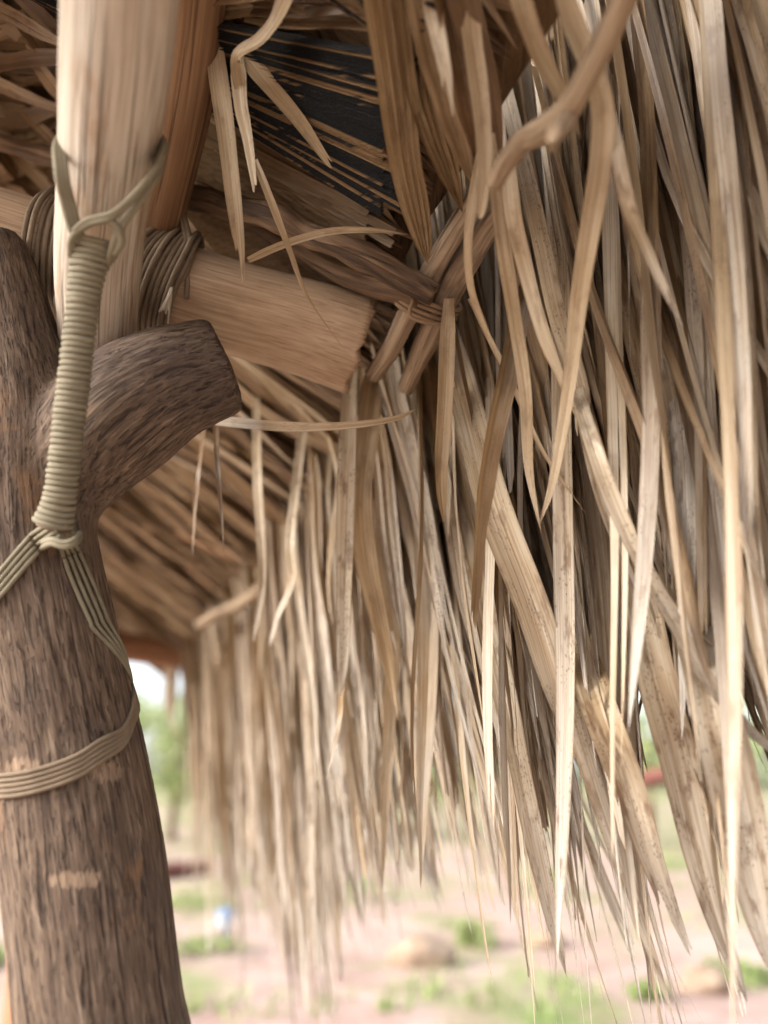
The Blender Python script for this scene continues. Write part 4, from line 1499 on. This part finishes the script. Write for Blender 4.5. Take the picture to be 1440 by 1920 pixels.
loose('narrow brown leaf strip beside the pleated pair at top centre',
      [(775, -120, -.055), (812, 80, -.055), (850, 220, -.055), (886, 345, -.045)], .017, n=20, r1=.25, twist=(.3, .4), v1=.2, fold=.6)
loose('spotted brown leaf strip fanning right above the tied sticks',
      [(800, -120, -.05), (850, 60, -.05), (880, 200, -.05), (905, 330, -.045)], .016, n=20, r1=.25, r2=.9, mat=LEAF_IN, twist=(-.3, .2), fold=.5, v1=.2)
loose('dark narrow leaf strip at top between the pleated strips and blunt strip',
      [(840, -120, -.04), (880, 40, -.045), (915, 180, -.045), (940, 300, -.04)], .014, n=20, r1=.1, r2=.6, mat=LEAF_IN, twist=(.2, .5), fold=.5, v1=.2)
loose('short torn pale strip hanging from the top edge right of centre',
      [(795, -100, -.03), (812, 20, -.06), (832, 120, .745), (842, 205, .745)], 0.0096, n=16, r1=.8, tip='torn', fingers=2, split=.8, twist=(.1, .4), v1=.4)
loose('long blurred strip hanging left of the bent stick, ending blunt',
      [(868, -100, -.03), (884, 60, -.05), (903, 220, .76), (908, 330, .77), (898, 412, .78)], 0.0097, n=22, r1=.66, tip='torn', twist=(.1, -.2), fold=.35, v1=.35)
loose('thin strip with threadlike tip hanging past the sticks',
      [(925, 200, -.03), (895, 330, .84), (880, 430, .85), (882, 530, .87), (905, 600, .90), (945, 690, .92), (985, 760, .94)], .006, n=26, r1=.55, twist=(0, 1.5), taper=1, v1=.5)
loose('broad strip crossing behind the bent stick and looping downward',
      [(1020, -120, -.03), (1066, 30, -.05), (1104, 120, -.06), (1128, 200, .72), (1126, 300, .74), (1108, 420, .77), (1086, 560, .80), (1068, 720, .83), (1040, 890, .86), (1012, 985, .88)],
      0.0109, n=44, r1=.66, twist=(-.3, .6), fold=.3, taper=1.6, v1=.6)
loose('strip leaning right across the top, passing behind the bent stick',
      [(945, -120, -.03), (985, 30, -.05), (1020, 120, -.055), (1060, 190, -.055), (1090, 260, .76)], 0.0091, n=22, r1=.45, twist=(.4, -.2), v1=.3)
loose('pale twisted strip running from bent stick down to mid thatch',
      [(952, 282, .79), (962, 400, .80), (985, 500, .84), (1015, 610, .85), (1045, 690, .86), (1075, 760, .875), (1105, 815, .89)], 0.0086, n=32, r1=.8, twist=(.3, 1.1), taper=1.4, v1=.7)
loose('slender strip parallel to the pale twisted one, hanging lower',
      [(918, 250, .80), (940, 450, .83), (965, 600, .865), (985, 740, .875), (992, 880, .89), (1015, 1000, .90)], 0.0086, n=32, r1=.6, twist=(-.4, .5), taper=1.3, v1=.6)
loose('pale blade slanting out of the shadow at upper right',
      [(1146, 200, .74), (1174, 370, .73), (1208, 460, .77), (1245, 545, .77), (1282, 615, .775)], 0.0064, n=20, r1=.85, r2=.9, twist=(.4, -.3), taper=1.5, root=.4, v1=.9)
loose('long strip hanging straight with squared tip over central thatch',
      [(842, 560, 1.0), (838, 680, 1.0), (832, 800, 1.0), (826, 900, 1.0), (832, 985, 1.01)], .0095, n=24, r1=.45, twist=(.2, -.3), fold=.5, v1=.3, taper=2)
loose('dark brown narrow folded leaf pointing down over pale central leaves',
      [(962, 640, 0.870), (935, 760, 0.870), (910, 880, 0.875), (897, 1000, 0.880), (888, 1148, 0.890)], .0125, n=24, r1=.2, tip='torn', twist=(-.2, -.5), fold=.7, v1=.2, taper=2)
loose('thin dark thread hanging straight below the side prong',
      [(405, 800, 1.03), (409, 880, 1.03), (416, 960, 1.035), (420, 1036, 1.04)], .0045, n=20, r1=.15, mat=LEAF_IN, twist=(0, 1), taper=1.2)
loose('brown narrow leaf hanging below the prong left of the thread',
      [(382, 815, 1.2), (374, 880, 1.2), (366, 960, 1.22), (360, 1045, 1.25)], .006, n=16, r1=.3, mat=LEAF_IN, twist=(.5, 1), taper=1.4)
loose('whitish narrow leaf hanging straight, splitting into dark hooked tip',
      [(655, 770, 1.10), (650, 880, 1.12), (647, 1000, 1.13), (645, 1120, 1.14), (643, 1230, 1.15), (637, 1310, 1.15)], .0125, n=26, r1=.98, r2=.95, twist=(.3, -.1), taper=2.4, fold=.25, v1=.8)
loose('curled dark hooked leaf tip below the whitish narrow leaf',
      [(641, 1290, 1.15), (638, 1345, 1.15), (628, 1400, 1.15), (611, 1465, 1.15)], .006, n=14, r1=.15, twist=(.4, 1.4), taper=1.2)
loose('broad tan leaf hanging beside the whitish one, tapering to brown point',
      [(690, 800, 1.12), (676, 930, 1.14), (684, 1040, 1.15), (708, 1150, 1.16), (732, 1260, 1.17), (748, 1360, 1.18)], .017, n=26, r1=.5, twist=(-.3, .4), taper=1.4, v1=.5)
loose('pale leaf with brown spear tip hanging lowest at centre',
      [(720, 880, 1.2), (722, 1050, 1.21), (735, 1200, 1.22), (730, 1350, 1.23), (722, 1500, 1.24), (716, 1670, 1.25)], .0125, n=30, r1=.75, twist=(.2, -.4), taper=1.5, v1=.7)
loose('slim white leaf slanting down left at centre, crossing others',
      [(560, 880, 1.35), (545, 1010, 1.35), (548, 1090, 1.36), (520, 1160, 1.37), (505, 1215, 1.38)], .010, n=22, r1=.95, r2=.9, twist=(.3, .9), taper=1.6, v1=.9)
loose('white-edged narrow leaf hanging left of centre below the prong',
      [(483, 790, 1.4), (484, 900, 1.4), (490, 1000, 1.4), (492, 1100, 1.42), (474, 1210, 1.43)], .010, n=22, r1=.85, r2=.9, twist=(.7, .1), taper=1.6, v1=.9)
loose('very long pale strip sweeping diagonally to the right frame edge',
      [(1070, 700, .84), (1110, 830, .83), (1150, 940, .82), (1200, 1050, .81), (1260, 1160, .80), (1330, 1280, .79), (1410, 1375, .78), (1500, 1440, .77)], .0085, n=40, r1=.8, r2=.8, twist=(.3, -.3), taper=3.0, v0=.3, v1=.9)
loose('thin straw crossing the long diagonal strip towards lower right',
      [(1150, 960, .86), (1210, 1060, .85), (1290, 1165, .84), (1410, 1275, .83)], .0036, n=20, r1=.9, twist=(0, .5), taper=1.0, v1=.9)
loose('fallen straw slanting between the near hanging leaves',
      [(880, 560, .93), (960, 720, .93), (1020, 850, .93), (1100, 965, .93)], .0034, n=16, r1=.7, twist=(0, .5), taper=1.0, v1=.5)
loose('cut-ended pale strip pointing down right in mid thatch',
      [(1085, 760, .86), (1110, 860, .86), (1140, 970, .86), (1195, 1115, .86)], .0092, n=22, r1=.85, r2=.8, tip='torn', twist=(.2, -.2), taper=2, v1=.9)
loose('large grey-bleached leaf with ragged forked tip at lower right',
      [(1090, 1230, 0.850), (1130, 1350, 0.855), (1175, 1470, 0.860), (1215, 1600, 0.860), (1250, 1700, 0.865), (1283, 1782, 0.870)], .0195, n=28, cols=6, r1=.66, r2=.98, fingers=2, split=.86, tip='torn', twist=(.3, 0), fold=.35, v0=.12, v1=1.0)
loose('long grey-bleached pointed leaf hanging near right frame edge',
      [(1190, 1090, 0.820), (1225, 1260, 0.830), (1268, 1420, 0.840), (1310, 1600, 0.845), (1350, 1740, 0.850), (1402, 1880, 0.855)], .0205, n=28, cols=4, r1=.9, r2=.98, twist=(-.2, .2), taper=1.6, v0=.12, v1=1.0)
loose('broad grey-green bleached leaf hanging at the right frame edge',
      [(1300, 1180, 0.770), (1340, 1340, 0.780), (1380, 1500, 0.790), (1420, 1680, 0.800), (1455, 1840, 0.810)], .025, n=24, cols=4, r1=.97, r2=.98, twist=(.1, .3), taper=2.2, v0=.12, v1=1.0)
loose('broad pale leaf bunch blade reaching the bottom edge',
      [(880, 780, 0.930), (925, 950, 0.930), (1000, 1150, 0.920), (1075, 1400, 0.910), (1160, 1650, 0.900), (1265, 1930, 0.880)], .0215, n=34, cols=8, r1=.72, r2=.7, fingers=2, split=.85, twist=(.1, -.1), fold=.35, taper=3.2, v0=.2, v1=.9)
loose('dark-tipped pointed leaf ending left of the bottom leaf bunch',
      [(905, 1120, 0.960), (950, 1320, 0.950), (990, 1520, 0.940), (1030, 1700, 0.930), (1062, 1832, 0.920)], .014, n=26, r1=.8, r2=.7, twist=(.2, -.3), taper=1.8, v0=.3, v1=.9)
print('strips', len([o for o in bpy.data.objects if o.type == 'MESH']))
